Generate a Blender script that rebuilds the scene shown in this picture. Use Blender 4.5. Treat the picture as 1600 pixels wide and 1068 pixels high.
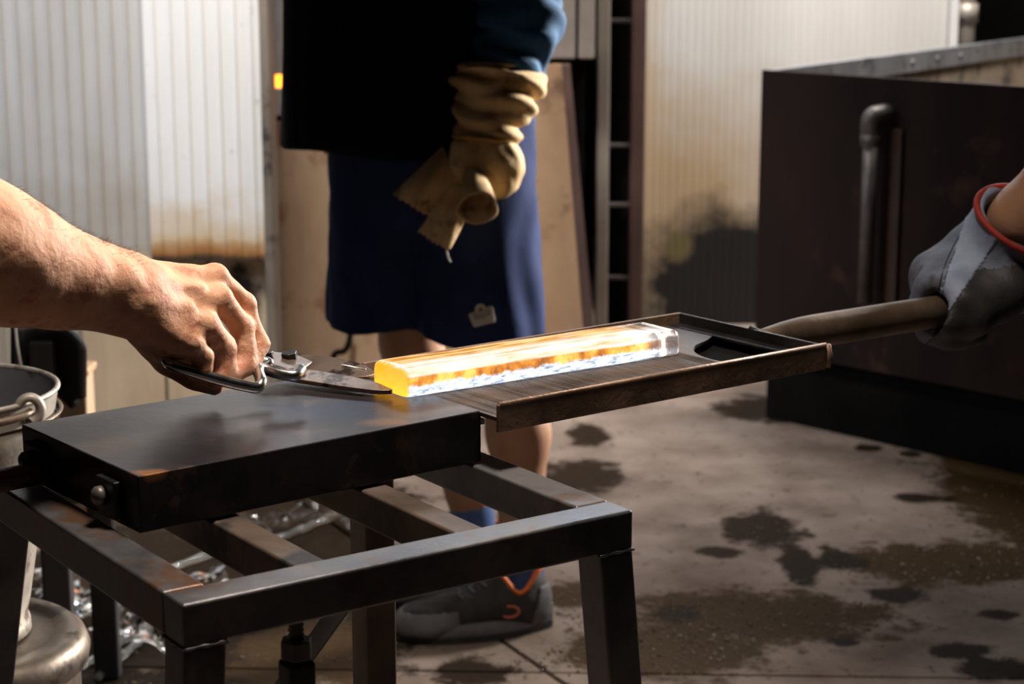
import bpy, bmesh, math, random
import numpy as np
from mathutils import Vector, Matrix

sc = bpy.context.scene
for o in list(bpy.data.objects):
    bpy.data.objects.remove(o)
COL = sc.collection
R = math.radians
rng = np.random.default_rng(7)
random.seed(7)

# ------------------------------------------------------------------ camera
CAM_H, FPX = 1.27, 3000.0
PITCH = math.atan(634 / 3000)
cam = bpy.data.cameras.new('camera')
cam.sensor_width = 36.0
cam.lens = FPX / 1600 * 36.0
cam.clip_start = 0.05
cam.dof.use_dof = True
cam.dof.focus_distance = 1.83
cam.dof.aperture_fstop = 9.0
camo = bpy.data.objects.new('camera', cam)
COL.objects.link(camo)
camo.location = (0, 0, CAM_H)
camo.rotation_euler = (math.pi / 2 - PITCH, 0, 0)
sc.camera = camo

# ------------------------------------------------------------------ world and lamps
w = bpy.data.worlds.new('world')
sc.world = w
w.use_nodes = True
w.node_tree.nodes['Background'].inputs[0].default_value = (0.75, 0.85, 1.0, 1)
w.node_tree.nodes['Background'].inputs[1].default_value = 0.002


def area(name, loc, target, size, power, color, sizey=None, spread=180):
    l = bpy.data.lights.new(name, 'AREA')
    l.energy = power
    l.color = color
    l.shape = 'RECTANGLE'
    l.size = size
    l.size_y = sizey or size
    l.spread = R(spread)
    o = bpy.data.objects.new(name, l)
    COL.objects.link(o)
    o.location = loc
    d = Vector(target) - Vector(loc)
    o.rotation_euler = d.to_track_quat('-Z', 'Y').to_euler()
    return o


# unseen key light behind and to the right of the standing man
area('key_light', (2.4, 5.05, 1.62), (0.0, 3.3, 0.95), 0.5, 62, (1.0, 0.92, 0.84), 0.6, 62)
# overhead area light added to brighten the left panels
area('left_panel_fill', (-0.8, 3.85, 3.1), (-0.85, 4.95, 0.75), 0.7, 28, (1.0, 0.94, 0.87), 0.5, 80)
# overhead area light added to brighten the far panel and tank inside
area('far_panel_fill', (1.3, 5.25, 2.9), (0.95, 6.2, 0.9), 0.8, 50, (1.0, 0.94, 0.87), 0.4, 120)
# area strip added high at the back for sheen on rails and slab
area('back_sheen_strip', (-0.1, 6.0, 2.62), (-0.1, 2.2, 0.7), 2.6, 36, (0.84, 0.91, 1.0), 0.5)
# shaded work lamp hanging over the stand
area('work_lamp', (0.05, 1.7, 2.55), (-0.15, 1.75, 0.85), 0.3, 10.5, (1.0, 0.87, 0.74), 0.3, 80)
# cool daylight from a side window on the left
area('side_window', (-2.6, 3.9, 1.9), (-1.1, 5.0, 0.8), 0.8, 6, (0.62, 0.78, 1.0), None, 80)

sc.view_settings.view_transform = 'Standard'
sc.view_settings.look = 'None'
sc.view_settings.gamma = 1.0
sc.view_settings.use_curve_mapping = False
sc.view_settings.exposure = 0.0

# ------------------------------------------------------------------ helpers
_c, _s = math.cos(PITCH), math.sin(PITCH)


def ray(px, py):
    x = (px - 800) / FPX
    y = -(py - 534) / FPX
    return np.array([x, _c + y * _s, -_s + y * _c])


def atz(px, py, z):
    d = ray(px, py)
    return np.array([0, 0, CAM_H]) + d * (z - CAM_H) / d[2]


def at(px, py, Y):
    d = ray(px, py)
    return np.array([0, 0, CAM_H]) + d * Y / d[1]


def nrm(v):
    v = np.asarray(v, float)
    return v / max(np.linalg.norm(v), 1e-9)


def tag(o, label=None, cat=None, group=None, kind=None):
    if label:
        o['label'] = label
    if cat:
        o['category'] = cat
    if group:
        o['group'] = group
    if kind:
        o['kind'] = kind
    return o


def thing(name, loc, label, cat, group=None):
    o = bpy.data.objects.new(name, None)
    o.empty_display_size = 0.05
    COL.objects.link(o)
    o.location = [float(v) for v in loc]
    return tag(o, label, cat, group)


def root_of(o):
    while o.parent:
        o = o.parent
    return o


def mk(name, V, F, mat, parent=None, smooth=False, bevel=0, seg=2, solid=0, sub=0, angle=None):
    """one mesh object from world-space vertices"""
    V = np.asarray(V, float)
    if parent is not None:
        off = np.array(root_of(parent).location)
    else:
        off = np.array([(V[:, 0].min() + V[:, 0].max()) / 2, (V[:, 1].min() + V[:, 1].max()) / 2, V[:, 2].min()])
    me = bpy.data.meshes.new(name)
    me.from_pydata((V - off).tolist(), [], [list(map(int, f)) for f in F])
    me.validate()
    bm = bmesh.new()
    bm.from_mesh(me)
    bmesh.ops.recalc_face_normals(bm, faces=bm.faces)
    bm.to_mesh(me)
    bm.free()
    o = bpy.data.objects.new(name, me)
    COL.objects.link(o)
    if parent is not None:
        o.parent = parent
    else:
        o.location = off
    if mat:
        me.materials.append(mat)
    if smooth or bevel:
        me.polygons.foreach_set('use_smooth', [True] * len(me.polygons))
    if solid:
        m = o.modifiers.new('solid', 'SOLIDIFY')
        m.thickness = solid
        m.offset = 0
    if bevel:
        m = o.modifiers.new('bevel', 'BEVEL')
        m.width = bevel
        m.segments = seg
        m.limit_method = 'ANGLE'
        m.angle_limit = R(35)
        m.harden_normals = True
    if sub:
        m = o.modifiers.new('sub', 'SUBSURF')
        m.levels = sub
        m.render_levels = sub
    return o


def join(parts):
    V, F, n = [], [], 0
    for v, f in parts:
        v = np.asarray(v, float)
        V.append(v)
        F += [[i + n for i in q] for q in f]
        n += len(v)
    return np.vstack(V), F


def pbox(o, ux, uy, uz):
    """box from a corner and three edge vectors"""
    o, ux, uy, uz = [np.asarray(a, float) for a in (o, ux, uy, uz)]
    V = [o + i * ux + j * uy + k * uz for k in (0, 1) for j in (0, 1) for i in (0, 1)]
    F = [(0, 2, 3, 1), (4, 5, 7, 6), (0, 1, 5, 4), (1, 3, 7, 5), (3, 2, 6, 7), (2, 0, 4, 6)]
    return np.array(V), F


def bar(a, b, wd, ht, up=(0, 0, 1)):
    """rectangular bar along the axis a-b, centred on it"""
    a, b = np.asarray(a, float), np.asarray(b, float)
    d = nrm(b - a)
    s = nrm(np.cross(d, up))
    u = np.cross(s, d)
    return pbox(a - s * wd / 2 - u * ht / 2, b - a, s * wd, u * ht)


def tube(P, r, n=12, cap=True, closed=False, flat=1.0, up=(0, 0, 1)):
    P = np.asarray(P, float)
    m = len(P)
    r = np.full(m, r, float) if np.isscalar(r) else np.asarray(r, float)
    V = []
    side = None
    for i in range(m):
        if closed:
            t = nrm(P[(i + 1) % m] - P[i - 1])
        else:
            t = nrm(P[min(i + 1, m - 1)] - P[max(i - 1, 0)])
        if side is None:
            side = np.cross(t, up)
            if np.linalg.norm(side) < 1e-3:
                side = np.cross(t, (1, 0, 0))
        side = nrm(side - t * np.dot(side, t))
        u = np.cross(side, t)
        for k in range(n):
            a = 2 * math.pi * k / n
            V.append(P[i] + r[i] * (math.cos(a) * side + flat * math.sin(a) * u))
    F = []
    for i in range(m if closed else m - 1):
        j = (i + 1) % m
        for k in range(n):
            l = (k + 1) % n
            F.append((i * n + k, i * n + l, j * n + l, j * n + k))
    if cap and not closed:
        F.append(tuple(range(n))[::-1])
        F.append(tuple(range((m - 1) * n, m * n)))
    return np.array(V), F


def spline(P, n=40, closed=False):
    P = np.asarray(P, float)
    out = []
    m = len(P)
    segs = m if closed else m - 1
    for s in range(segs):
        if closed:
            p0, p1, p2, p3 = P[s - 1], P[s], P[(s + 1) % m], P[(s + 2) % m]
        else:
            p0, p1, p2, p3 = P[max(s - 1, 0)], P[s], P[s + 1], P[min(s + 2, m - 1)]
        k = max(2, n // segs)
        for i in range(k):
            t = i / k
            out.append(0.5 * ((2 * p1) + (-p0 + p2) * t + (2 * p0 - 5 * p1 + 4 * p2 - p3) * t * t + (-p0 + 3 * p1 - 3 * p2 + p3) * t ** 3))
    if not closed:
        out.append(P[-1])
    return np.array(out)


def revolve(prof, c, n=48):
    """profile of (radius, z) about a vertical axis at c"""
    V, F = [], []
    m = len(prof)
    for (r, z) in prof:
        for k in range(n):
            a = 2 * math.pi * k / n
            V.append((c[0] + r * math.cos(a), c[1] + r * math.sin(a), c[2] + z))
    for i in range(m - 1):
        for k in range(n):
            l = (k + 1) % n
            F.append((i * n + k, i * n + l, (i + 1) * n + l, (i + 1) * n + k))
    return np.array(V), F


def loft(rings, cap0=False, cap1=False):
    n = len(rings[0])
    V = np.vstack(rings)
    F = []
    for i in range(len(rings) - 1):
        for k in range(n):
            l = (k + 1) % n
            F.append((i * n + k, i * n + l, (i + 1) * n + l, (i + 1) * n + k))
    if cap0:
        F.append(tuple(range(n))[::-1])
    if cap1:
        F.append(tuple(range((len(rings) - 1) * n, len(rings) * n)))
    return V, F


def prism(poly, h):
    """polygon (list of 3d points, planar) extruded by vector h"""
    P = np.asarray(poly, float)
    n = len(P)
    V = np.vstack([P, P + np.asarray(h, float)])
    F = [tuple(range(n))[::-1], tuple(range(n, 2 * n))]
    F += [(i, (i + 1) % n, n + (i + 1) % n, n + i) for i in range(n)]
    return V, F


def gridsurf(fn, nu, nv):
    V = [fn(i / (nu - 1), j / (nv - 1)) for i in range(nu) for j in range(nv)]
    F = [(i * nv + j, i * nv + j + 1, (i + 1) * nv + j + 1, (i + 1) * nv + j) for i in range(nu - 1) for j in range(nv - 1)]
    return np.array(V), F


# ---- signed distance modelling with surface nets
def smin(a, b, k):
    h = np.clip(0.5 + 0.5 * (b - a) / k, 0, 1)
    return b * (1 - h) + a * h - k * h * (1 - h)


def smax(a, b, k):
    return -smin(-a, -b, k)


def caps(P, a, b, ra, rb):
    a = np.asarray(a, np.float32)
    b = np.asarray(b, np.float32)
    d = b - a
    t = np.clip(((P - a) @ d) / max(float(d @ d), 1e-12), 0, 1)
    return np.linalg.norm(P - a - t[:, None] * d, axis=1) - (ra + (rb - ra) * t)


def ell(P, c, r, M=None):
    q = P - np.asarray(c, np.float32)
    if M is not None:
        q = q @ np.asarray(M, np.float32).T
    r = np.asarray(r, np.float32)
    k0 = np.linalg.norm(q / r, axis=1)
    k1 = np.linalg.norm(q / (r * r), axis=1)
    return k0 * (k0 - 1) / np.maximum(k1, 1e-6)


def wob(P, f, seed=0):
    """cheap smooth pseudo noise in -1..1"""
    s = seed * 1.7
    x, y, z = P[:, 0] * f, P[:, 1] * f, P[:, 2] * f
    return (np.sin(x * 1.0 + 1.3 * np.sin(y * 0.9 + s) + s) * np.sin(y * 1.1 + 1.1 * np.sin(z * 1.2 + s * 2)) +
            0.6 * np.sin(z * 1.7 + x * 1.3 + s * 3 + np.sin(x * 2.1))) / 1.6


def nets(fn, lo, hi, h):
    lo, hi = np.asarray(lo, float), np.asarray(hi, float)
    n = np.ceil((hi - lo) / h).astype(int) + 1
    ax = [lo[i] + h * np.arange(n[i]) for i in range(3)]
    G = np.stack(np.meshgrid(*ax, indexing='ij'), -1).reshape(-1, 3).astype(np.float32)
    v = np.empty(len(G), np.float32)
    for i in range(0, len(G), 400000):
        v[i:i + 400000] = fn(G[i:i + 400000])
    v = v.reshape(n)
    cn = n - 1
    acc = np.zeros(tuple(cn) + (3,))
    cnt = np.zeros(tuple(cn))
    ins = v < 0

    def sl(o, size=cn):
        return tuple(slice(o[i], o[i] + size[i]) for i in range(3))
    for a in range(3):
        oth = [i for i in range(3) if i != a]
        for j in (0, 1):
            for k in (0, 1):
                o0 = [0, 0, 0]
                o0[oth[0]], o0[oth[1]] = j, k
                o1 = list(o0)
                o1[a] = 1
                v0, v1 = v[sl(o0)], v[sl(o1)]
                m = (v0 < 0) != (v1 < 0)
                t = np.where(m, v0 / np.where(m, v0 - v1, 1), 0)
                for d in range(3):
                    acc[..., d] += np.where(m, (t if d == a else o0[d]), 0)
                cnt += m
    msk = cnt > 0
    idx = -np.ones(tuple(cn), int)
    idx[msk] = np.arange(msk.sum())
    ii = np.argwhere(msk)
    V = lo + h * (ii + acc[msk] / cnt[msk][:, None])
    F = []
    for a in range(3):
        b, c = (a + 1) % 3, (a + 2) % 3
        sz = list(n)
        sz[a] -= 1
        o1 = [0, 0, 0]
        o1[a] = 1
        s0 = ins[tuple(slice(0, sz[i]) for i in range(3))]
        s1 = ins[tuple(slice(o1[i], o1[i] + sz[i]) for i in range(3))]
        e = np.argwhere(s0 != s1)
        e = e[(e[:, b] > 0) & (e[:, c] > 0) & (e[:, b] < cn[b]) & (e[:, c] < cn[c])]
        if not len(e):
            continue
        flip = s1[tuple(e.T)]
        q = []
        for (db, dc) in ((1, 1), (0, 1), (0, 0), (1, 0)):
            f = e.copy()
            f[:, b] -= db
            f[:, c] -= dc
            q.append(idx[tuple(f.T)])
        q = np.stack(q, 1)
        q[flip] = q[flip][:, ::-1]
        F.append(q)
    F = np.vstack(F)
    F = F[(F >= 0).all(1)]
    return V, F.tolist()


def sdfmk(name, fn, lo, hi, h, mat, parent=None):
    V, F = nets(fn, lo, hi, h)
    V = relax(V, F, 3)
    o = mk(name, V, F, mat, parent, smooth=True)
    o['_n'] = len(V)
    del o['_n']
    NETS[o.name] = (V, F)
    return o


NETS = {}


def relax(V, F, it):
    Fq = np.array(F)
    e = np.vstack([Fq[:, [i, (i + 1) % 4]] for i in range(4)])
    e = np.vstack([e, e[:, ::-1]])
    for _ in range(it):
        acc = np.zeros_like(V)
        cnt = np.zeros(len(V))
        for d in range(3):
            acc[:, d] = np.bincount(e[:, 0], weights=V[e[:, 1], d], minlength=len(V))
        cnt = np.bincount(e[:, 0], minlength=len(V))
        V = V * 0.5 + 0.5 * acc / np.maximum(cnt, 1)[:, None]
    return V


def overlay(name, src, region, off, mat, parent):
    """thin layer of material lying on part of a modelled surface: faces where region(P) < 0, raised by off"""
    V, F = NETS[src.name]
    Fq = np.array(F)
    C_ = V[Fq].mean(1)
    N_ = np.cross(V[Fq[:, 2]] - V[Fq[:, 0]], V[Fq[:, 3]] - V[Fq[:, 1]])
    N_ /= np.maximum(np.linalg.norm(N_, axis=1), 1e-12)[:, None]
    vn = np.zeros_like(V)
    for i in range(4):
        np.add.at(vn, Fq[:, i], N_)
    vn /= np.maximum(np.linalg.norm(vn, axis=1), 1e-12)[:, None]
    keep = region(C_.astype(np.float32)) < 0
    Fk = Fq[keep]
    idx = np.unique(Fk)
    mp = -np.ones(len(V), int)
    mp[idx] = np.arange(len(idx))
    top = V[idx] + vn[idx] * off
    bot = V[idx] - vn[idx] * off
    n = len(idx)
    Fk = mp[Fk]
    ed = {}
    for q in Fk:
        for i in range(4):
            a, b = int(q[i]), int(q[(i + 1) % 4])
            if (b, a) in ed:
                del ed[(b, a)]
            else:
                ed[(a, b)] = 1
    FF = Fk.tolist() + (Fk[:, ::-1] + n).tolist() + [(b, a, a + n, b + n) for a, b in ed]
    return mk(name, np.vstack([top, bot]), FF, mat, parent, smooth=True)


def hit(fn, px, py, y0, y1):
    """first point on the ray through a photo pixel where fn < 0"""
    Ys = np.linspace(y0, y1, 600)
    P = np.array([at(px, py, y) for y in Ys], np.float32)
    v = fn(P)
    k = np.argmax(v < 0)
    return P[k].astype(float)


# ------------------------------------------------------------------ materials
def nd(nt, kind, **kw):
    n = nt.nodes.new(kind)
    for k, v in kw.items():
        if k in n.inputs:
            n.inputs[k].default_value = v
        else:
            setattr(n, k, v)
    return n


def ramp(nt, fac, stops):
    r = nt.nodes.new('ShaderNodeValToRGB')
    el = r.color_ramp.elements
    while len(el) < len(stops):
        el.new(0.5)
    for e, (p, c) in zip(el, stops):
        e.position = p
        e.color = (*c, 1) if len(c) == 3 else c
    nt.links.new(fac, r.inputs[0])
    return r


def M(name, c1, c2=None, scale=6, detail=6, lo=0.35, hi=0.65, rough=0.6, rough2=None, metal=0.0, bump=0.0, bscale=60, stretch=(1, 1, 1), bstretch=(1, 1, 1), spec=0.5, spots=None, sscale=20, sth=0.56, sheen=0, sss=0, coat=0):
    m = bpy.data.materials.new(name)
    m.use_nodes = True
    nt = m.node_tree
    L = nt.links
    b = nt.nodes['Principled BSDF']
    tc = nt.nodes.new('ShaderNodeTexCoord')
    mp = nd(nt, 'ShaderNodeMapping')
    mp.inputs['Scale'].default_value = stretch
    L.new(tc.outputs['Object'], mp.inputs[0])
    nz = nd(nt, 'ShaderNodeTexNoise', Scale=scale, Detail=detail, Roughness=0.6)
    L.new(mp.outputs[0], nz.inputs['Vector'])
    col = ramp(nt, nz.outputs[0], [(lo, c1), (hi, c2 or c1)]).outputs[0]
    if spots is not None:
        n2 = nd(nt, 'ShaderNodeTexNoise', Scale=sscale, Detail=5, Roughness=0.65)
        L.new(tc.outputs['Object'], n2.inputs['Vector'])
        r2 = ramp(nt, n2.outputs[0], [(sth, (0, 0, 0)), (sth + 0.08, (1, 1, 1))])
        mx = nd(nt, 'ShaderNodeMix', data_type='RGBA')
        L.new(r2.outputs[0], mx.inputs[0])
        L.new(col, mx.inputs[6])
        mx.inputs[7].default_value = (*spots, 1)
        col = mx.outputs[2]
    L.new(col, b.inputs['Base Color'])
    b.inputs['Metallic'].default_value = metal
    b.inputs['Specular IOR Level'].default_value = spec
    if rough2 is not None:
        rr = ramp(nt, nz.outputs[0], [(lo, (rough,) * 3), (hi, (rough2,) * 3)])
        L.new(rr.outputs[0], b.inputs['Roughness'])
    else:
        b.inputs['Roughness'].default_value = rough
    if bump:
        mp2 = nd(nt, 'ShaderNodeMapping')
        mp2.inputs['Scale'].default_value = bstretch
        L.new(tc.outputs['Object'], mp2.inputs[0])
        nb = nd(nt, 'ShaderNodeTexNoise', Scale=bscale, Detail=6, Roughness=0.6)
        L.new(mp2.outputs[0], nb.inputs['Vector'])
        bp = nd(nt, 'ShaderNodeBump', Strength=bump, Distance=0.004)
        L.new(nb.outputs[0], bp.inputs['Height'])
        L.new(bp.outputs[0], b.inputs['Normal'])
    if sheen:
        b.inputs['Sheen Weight'].default_value = sheen
    if coat:
        b.inputs['Coat Weight'].default_value = coat
    if sss:
        b.inputs['Subsurface Weight'].default_value = sss
        b.inputs['Subsurface Radius'].default_value = (1.0, 0.35, 0.2)
        b.inputs['Subsurface Scale'].default_value = 0.006
    return m


def emit(name, color, strength):
    m = bpy.data.materials.new(name)
    m.use_nodes = True
    b = m.node_tree.nodes['Principled BSDF']
    b.inputs['Base Color'].default_value = (*color, 1)
    b.inputs['Emission Color'].default_value = (*color, 1)
    b.inputs['Emission Strength'].default_value = strength
    return m


m_black_steel = M('black_steel', (0.018, 0.017, 0.018), (0.05, 0.046, 0.046), 14, rough=0.38, rough2=0.55, metal=0.75, bump=0.15, bscale=90, spots=(0.12, 0.06, 0.03), sscale=9, sth=0.58)
m_slab = M('slab_steel', (0.026, 0.024, 0.027), (0.05, 0.044, 0.046), 9, rough=0.27, rough2=0.42, metal=0.6, bump=0.06, bscale=40, spots=(0.06, 0.04, 0.032), sscale=11, sth=0.56, spec=0.22)
m_stool = M('stool_steel', (0.09, 0.093, 0.105), (0.2, 0.19, 0.195), 11, rough=0.3, rough2=0.48, metal=0.7, bump=0.15, bscale=70, spots=(0.16, 0.09, 0.055), sscale=8, sth=0.54)
m_rusty_tube = M('rusty_tube', (0.1, 0.066, 0.043), (0.2, 0.145, 0.1), 12, rough=0.5, metal=0.55, bump=0.2, bscale=60, spots=(0.06, 0.05, 0.05), sscale=10, sth=0.56)
m_tray = M('tray_steel', (0.17, 0.11, 0.08), (0.34, 0.22, 0.155), 14, rough=0.42, rough2=0.6, metal=0.55, bump=0.3, bscale=120, spots=(0.3, 0.19, 0.12), sscale=16, sth=0.57)
m_tray_floor = M('tray_floor_steel', (0.055, 0.044, 0.04), (0.13, 0.1, 0.086), 22, rough=0.42, rough2=0.6, metal=0.5, bump=0.3, bscale=160)
m_chrome = M('bright_steel', (0.55, 0.54, 0.53), (0.7, 0.69, 0.68), 20, rough=0.16, rough2=0.3, metal=1.0, bump=0.04, bscale=60)
m_blade = M('blade_steel', (0.2, 0.15, 0.125), (0.36, 0.28, 0.23), 25, rough=0.34, metal=0.8, bump=0.12, bscale=90, spots=(0.06, 0.04, 0.035), sscale=25, sth=0.56)
m_galv = M('galvanised', (0.3, 0.27, 0.23), (0.56, 0.52, 0.46), 12, rough=0.5, metal=0.35, bump=0.2, bscale=50, spots=(0.14, 0.1, 0.075), sscale=20, sth=0.55)
m_galv_in = M('galvanised_dull', (0.13, 0.13, 0.15), (0.2, 0.2, 0.22), 10, rough=0.5, metal=0.4, spots=(0.05, 0.05, 0.055), sscale=30, sth=0.58)
m_drum = M('drum_steel', (0.09, 0.072, 0.056), (0.19, 0.155, 0.125), 9, rough=0.36, rough2=0.55, metal=0.75, bump=0.2, bscale=40, spots=(0.04, 0.03, 0.024), sscale=16, sth=0.54)
m_blackplastic = M('black_plastic', (0.006, 0.006, 0.007), (0.012, 0.011, 0.011), 8, rough=0.6)
m_skin = M('skin', (0.55, 0.27, 0.155), (0.66, 0.37, 0.235), 14, detail=8, rough=0.6, bump=0.4, bscale=110, sss=0.25, spots=(0.47, 0.2, 0.12), sscale=38, sth=0.54, spec=0.35)
m_skin_dark = M('skin_tanned', (0.36, 0.19, 0.11), (0.43, 0.24, 0.15), 12, rough=0.5, bump=0.2, bscale=120, sss=0.15)
m_hair = M('arm_hair', (0.05, 0.03, 0.018), (0.09, 0.05, 0.03), 30, rough=0.5)
m_black_cloth = M('black_cotton', (0.0035, 0.0035, 0.006), (0.006, 0.006, 0.01), 10, rough=0.95, bump=0.2, bscale=180, spec=0.1)
m_shorts = M('navy_nylon', (0.012, 0.02, 0.062), (0.021, 0.034, 0.095), 9, rough=0.9, bump=0.15, bscale=60, spec=0.08)
m_denim = M('blue_denim', (0.012, 0.05, 0.12), (0.03, 0.1, 0.2), 20, rough=0.85, bump=0.25, bscale=200, spec=0.2)
m_tan = M('tan_leather', (0.38, 0.25, 0.11), (0.55, 0.4, 0.22), 16, rough=0.82, bump=0.3, bscale=110, spec=0.25, spots=(0.22, 0.13, 0.05), sscale=14, sth=0.56)
m_tan_seam = M('ochre_binding', (0.36, 0.2, 0.05), (0.46, 0.28, 0.08), 30, rough=0.8)
m_grey_leather = M('grey_leather', (0.085, 0.1, 0.14), (0.16, 0.18, 0.235), 18, rough=0.72, bump=0.35, bscale=130, spec=0.3, spots=(0.07, 0.07, 0.08), sscale=13, sth=0.55)
m_grey_leather_light = M('pale_grey_leather', (0.22, 0.26, 0.37), (0.31, 0.36, 0.48), 18, rough=0.7, bump=0.25, bscale=130, spec=0.3)
m_palm_leather = M('black_palm_leather', (0.014, 0.014, 0.016), (0.034, 0.032, 0.033), 14, rough=0.6, bump=0.3, bscale=90)
m_thread = M('pale_thread', (0.5, 0.47, 0.42), None, rough=0.8)
m_red = M('red_binding', (0.26, 0.016, 0.008), (0.36, 0.028, 0.012), 40, rough=0.7, bump=0.2, bscale=150)
m_shoe = M('shoe_mesh', (0.022, 0.021, 0.022), (0.05, 0.046, 0.044), 30, rough=0.75, bump=0.4, bscale=260)
m_shoe_grey = M('shoe_grey_overlay', (0.11, 0.11, 0.12), (0.17, 0.17, 0.18), 20, rough=0.7, bump=0.2, bscale=120)
m_sole = M('shoe_sole', (0.1, 0.1, 0.105), (0.17, 0.17, 0.18), 20, rough=0.7)
m_outsole = M('shoe_outsole', (0.02, 0.02, 0.02), (0.035, 0.033, 0.03), 20, rough=0.7)
m_orange = M('orange_trim', (0.85, 0.17, 0.02), (0.95, 0.24, 0.04), 30, rough=0.6)
m_sock = M('blue_sock', (0.06, 0.12, 0.3), (0.09, 0.17, 0.38), 60, rough=0.9, bump=0.2, bscale=250)
m_patch = M('white_patch', (0.42, 0.4, 0.38), (0.55, 0.52, 0.48), 40, rough=0.8)
m_patch_dark = M('patch_print', (0.12, 0.1, 0.09), None, rough=0.8)
m_cross = M('brown_tube', (0.06, 0.042, 0.033), (0.15, 0.11, 0.085), 10, rough=0.5, metal=0.5, bump=0.2, bscale=60, spots=(0.03, 0.026, 0.026), sscale=9, sth=0.56)
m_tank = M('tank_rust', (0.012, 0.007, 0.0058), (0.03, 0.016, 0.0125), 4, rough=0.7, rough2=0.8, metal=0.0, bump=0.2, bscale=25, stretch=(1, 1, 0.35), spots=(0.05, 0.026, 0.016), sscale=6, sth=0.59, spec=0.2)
m_tank_in = M('tank_pale_inside', (0.34, 0.26, 0.18), (0.52, 0.43, 0.33), 6, rough=0.8, bump=0.3, bscale=30, spots=(0.14, 0.12, 0.11), sscale=9, sth=0.56)  # pale beige tone for the inner plates
m_tank_rim = M('tank_rim_steel', (0.24, 0.25, 0.28), (0.36, 0.37, 0.4), 8, rough=0.5, metal=0.4, bump=0.2, bscale=40, spots=(0.12, 0.12, 0.14), sscale=20, sth=0.57)
m_pipe = M('old_pipe', (0.07, 0.06, 0.055), (0.17, 0.15, 0.14), 9, rough=0.45, metal=0.5)
m_post = M('sooty_post', (0.12, 0.095, 0.075), (0.24, 0.2, 0.165), 6, rough=0.8, stretch=(1, 1, 0.3), spots=(0.03, 0.025, 0.02), sscale=7, sth=0.56)
m_furn = M('furnace_plate', (0.4, 0.27, 0.17), (0.55, 0.4, 0.27), 4, rough=0.6, metal=0.1, bump=0.2, bscale=18, stretch=(1, 1, 0.4), spots=(0.3, 0.16, 0.09), sscale=5, sth=0.52)
m_furn_up = M('furnace_upper', (0.42, 0.4, 0.39), (0.52, 0.5, 0.48), 5, rough=0.7)
m_rust_sheet = M('rust_sheet', (0.34, 0.2, 0.11), (0.52, 0.35, 0.21), 3.5, rough=0.55, metal=0.1, bump=0.2, bscale=18, stretch=(1, 1, 0.4), spots=(0.2, 0.11, 0.06), sscale=4, sth=0.53)
m_block = M('grey_brick_block', (0.25, 0.21, 0.185), (0.36, 0.31, 0.28), 6, rough=0.85, bump=0.3, bscale=30)
m_rail = M('pale_rail', (0.34, 0.3, 0.26), (0.46, 0.41, 0.36), 5, rough=0.5, metal=0.35)
m_rail_dark = M('dark_red_rail', (0.07, 0.045, 0.042), (0.16, 0.09, 0.075), 4, rough=0.5, metal=0.4)
m_dark = M('soot_and_shade_black', (0.0035, 0.0032, 0.003), (0.008, 0.0074, 0.007), 5, rough=0.9, spec=0.1)  # soot black, also on parts that stand in for deep shade
m_white_post = M('white_post', (0.6, 0.6, 0.6), (0.72, 0.72, 0.72), 5, rough=0.6)
m_glow = emit('furnace_glow', (1.0, 0.23, 0.015), 6.0)


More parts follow.
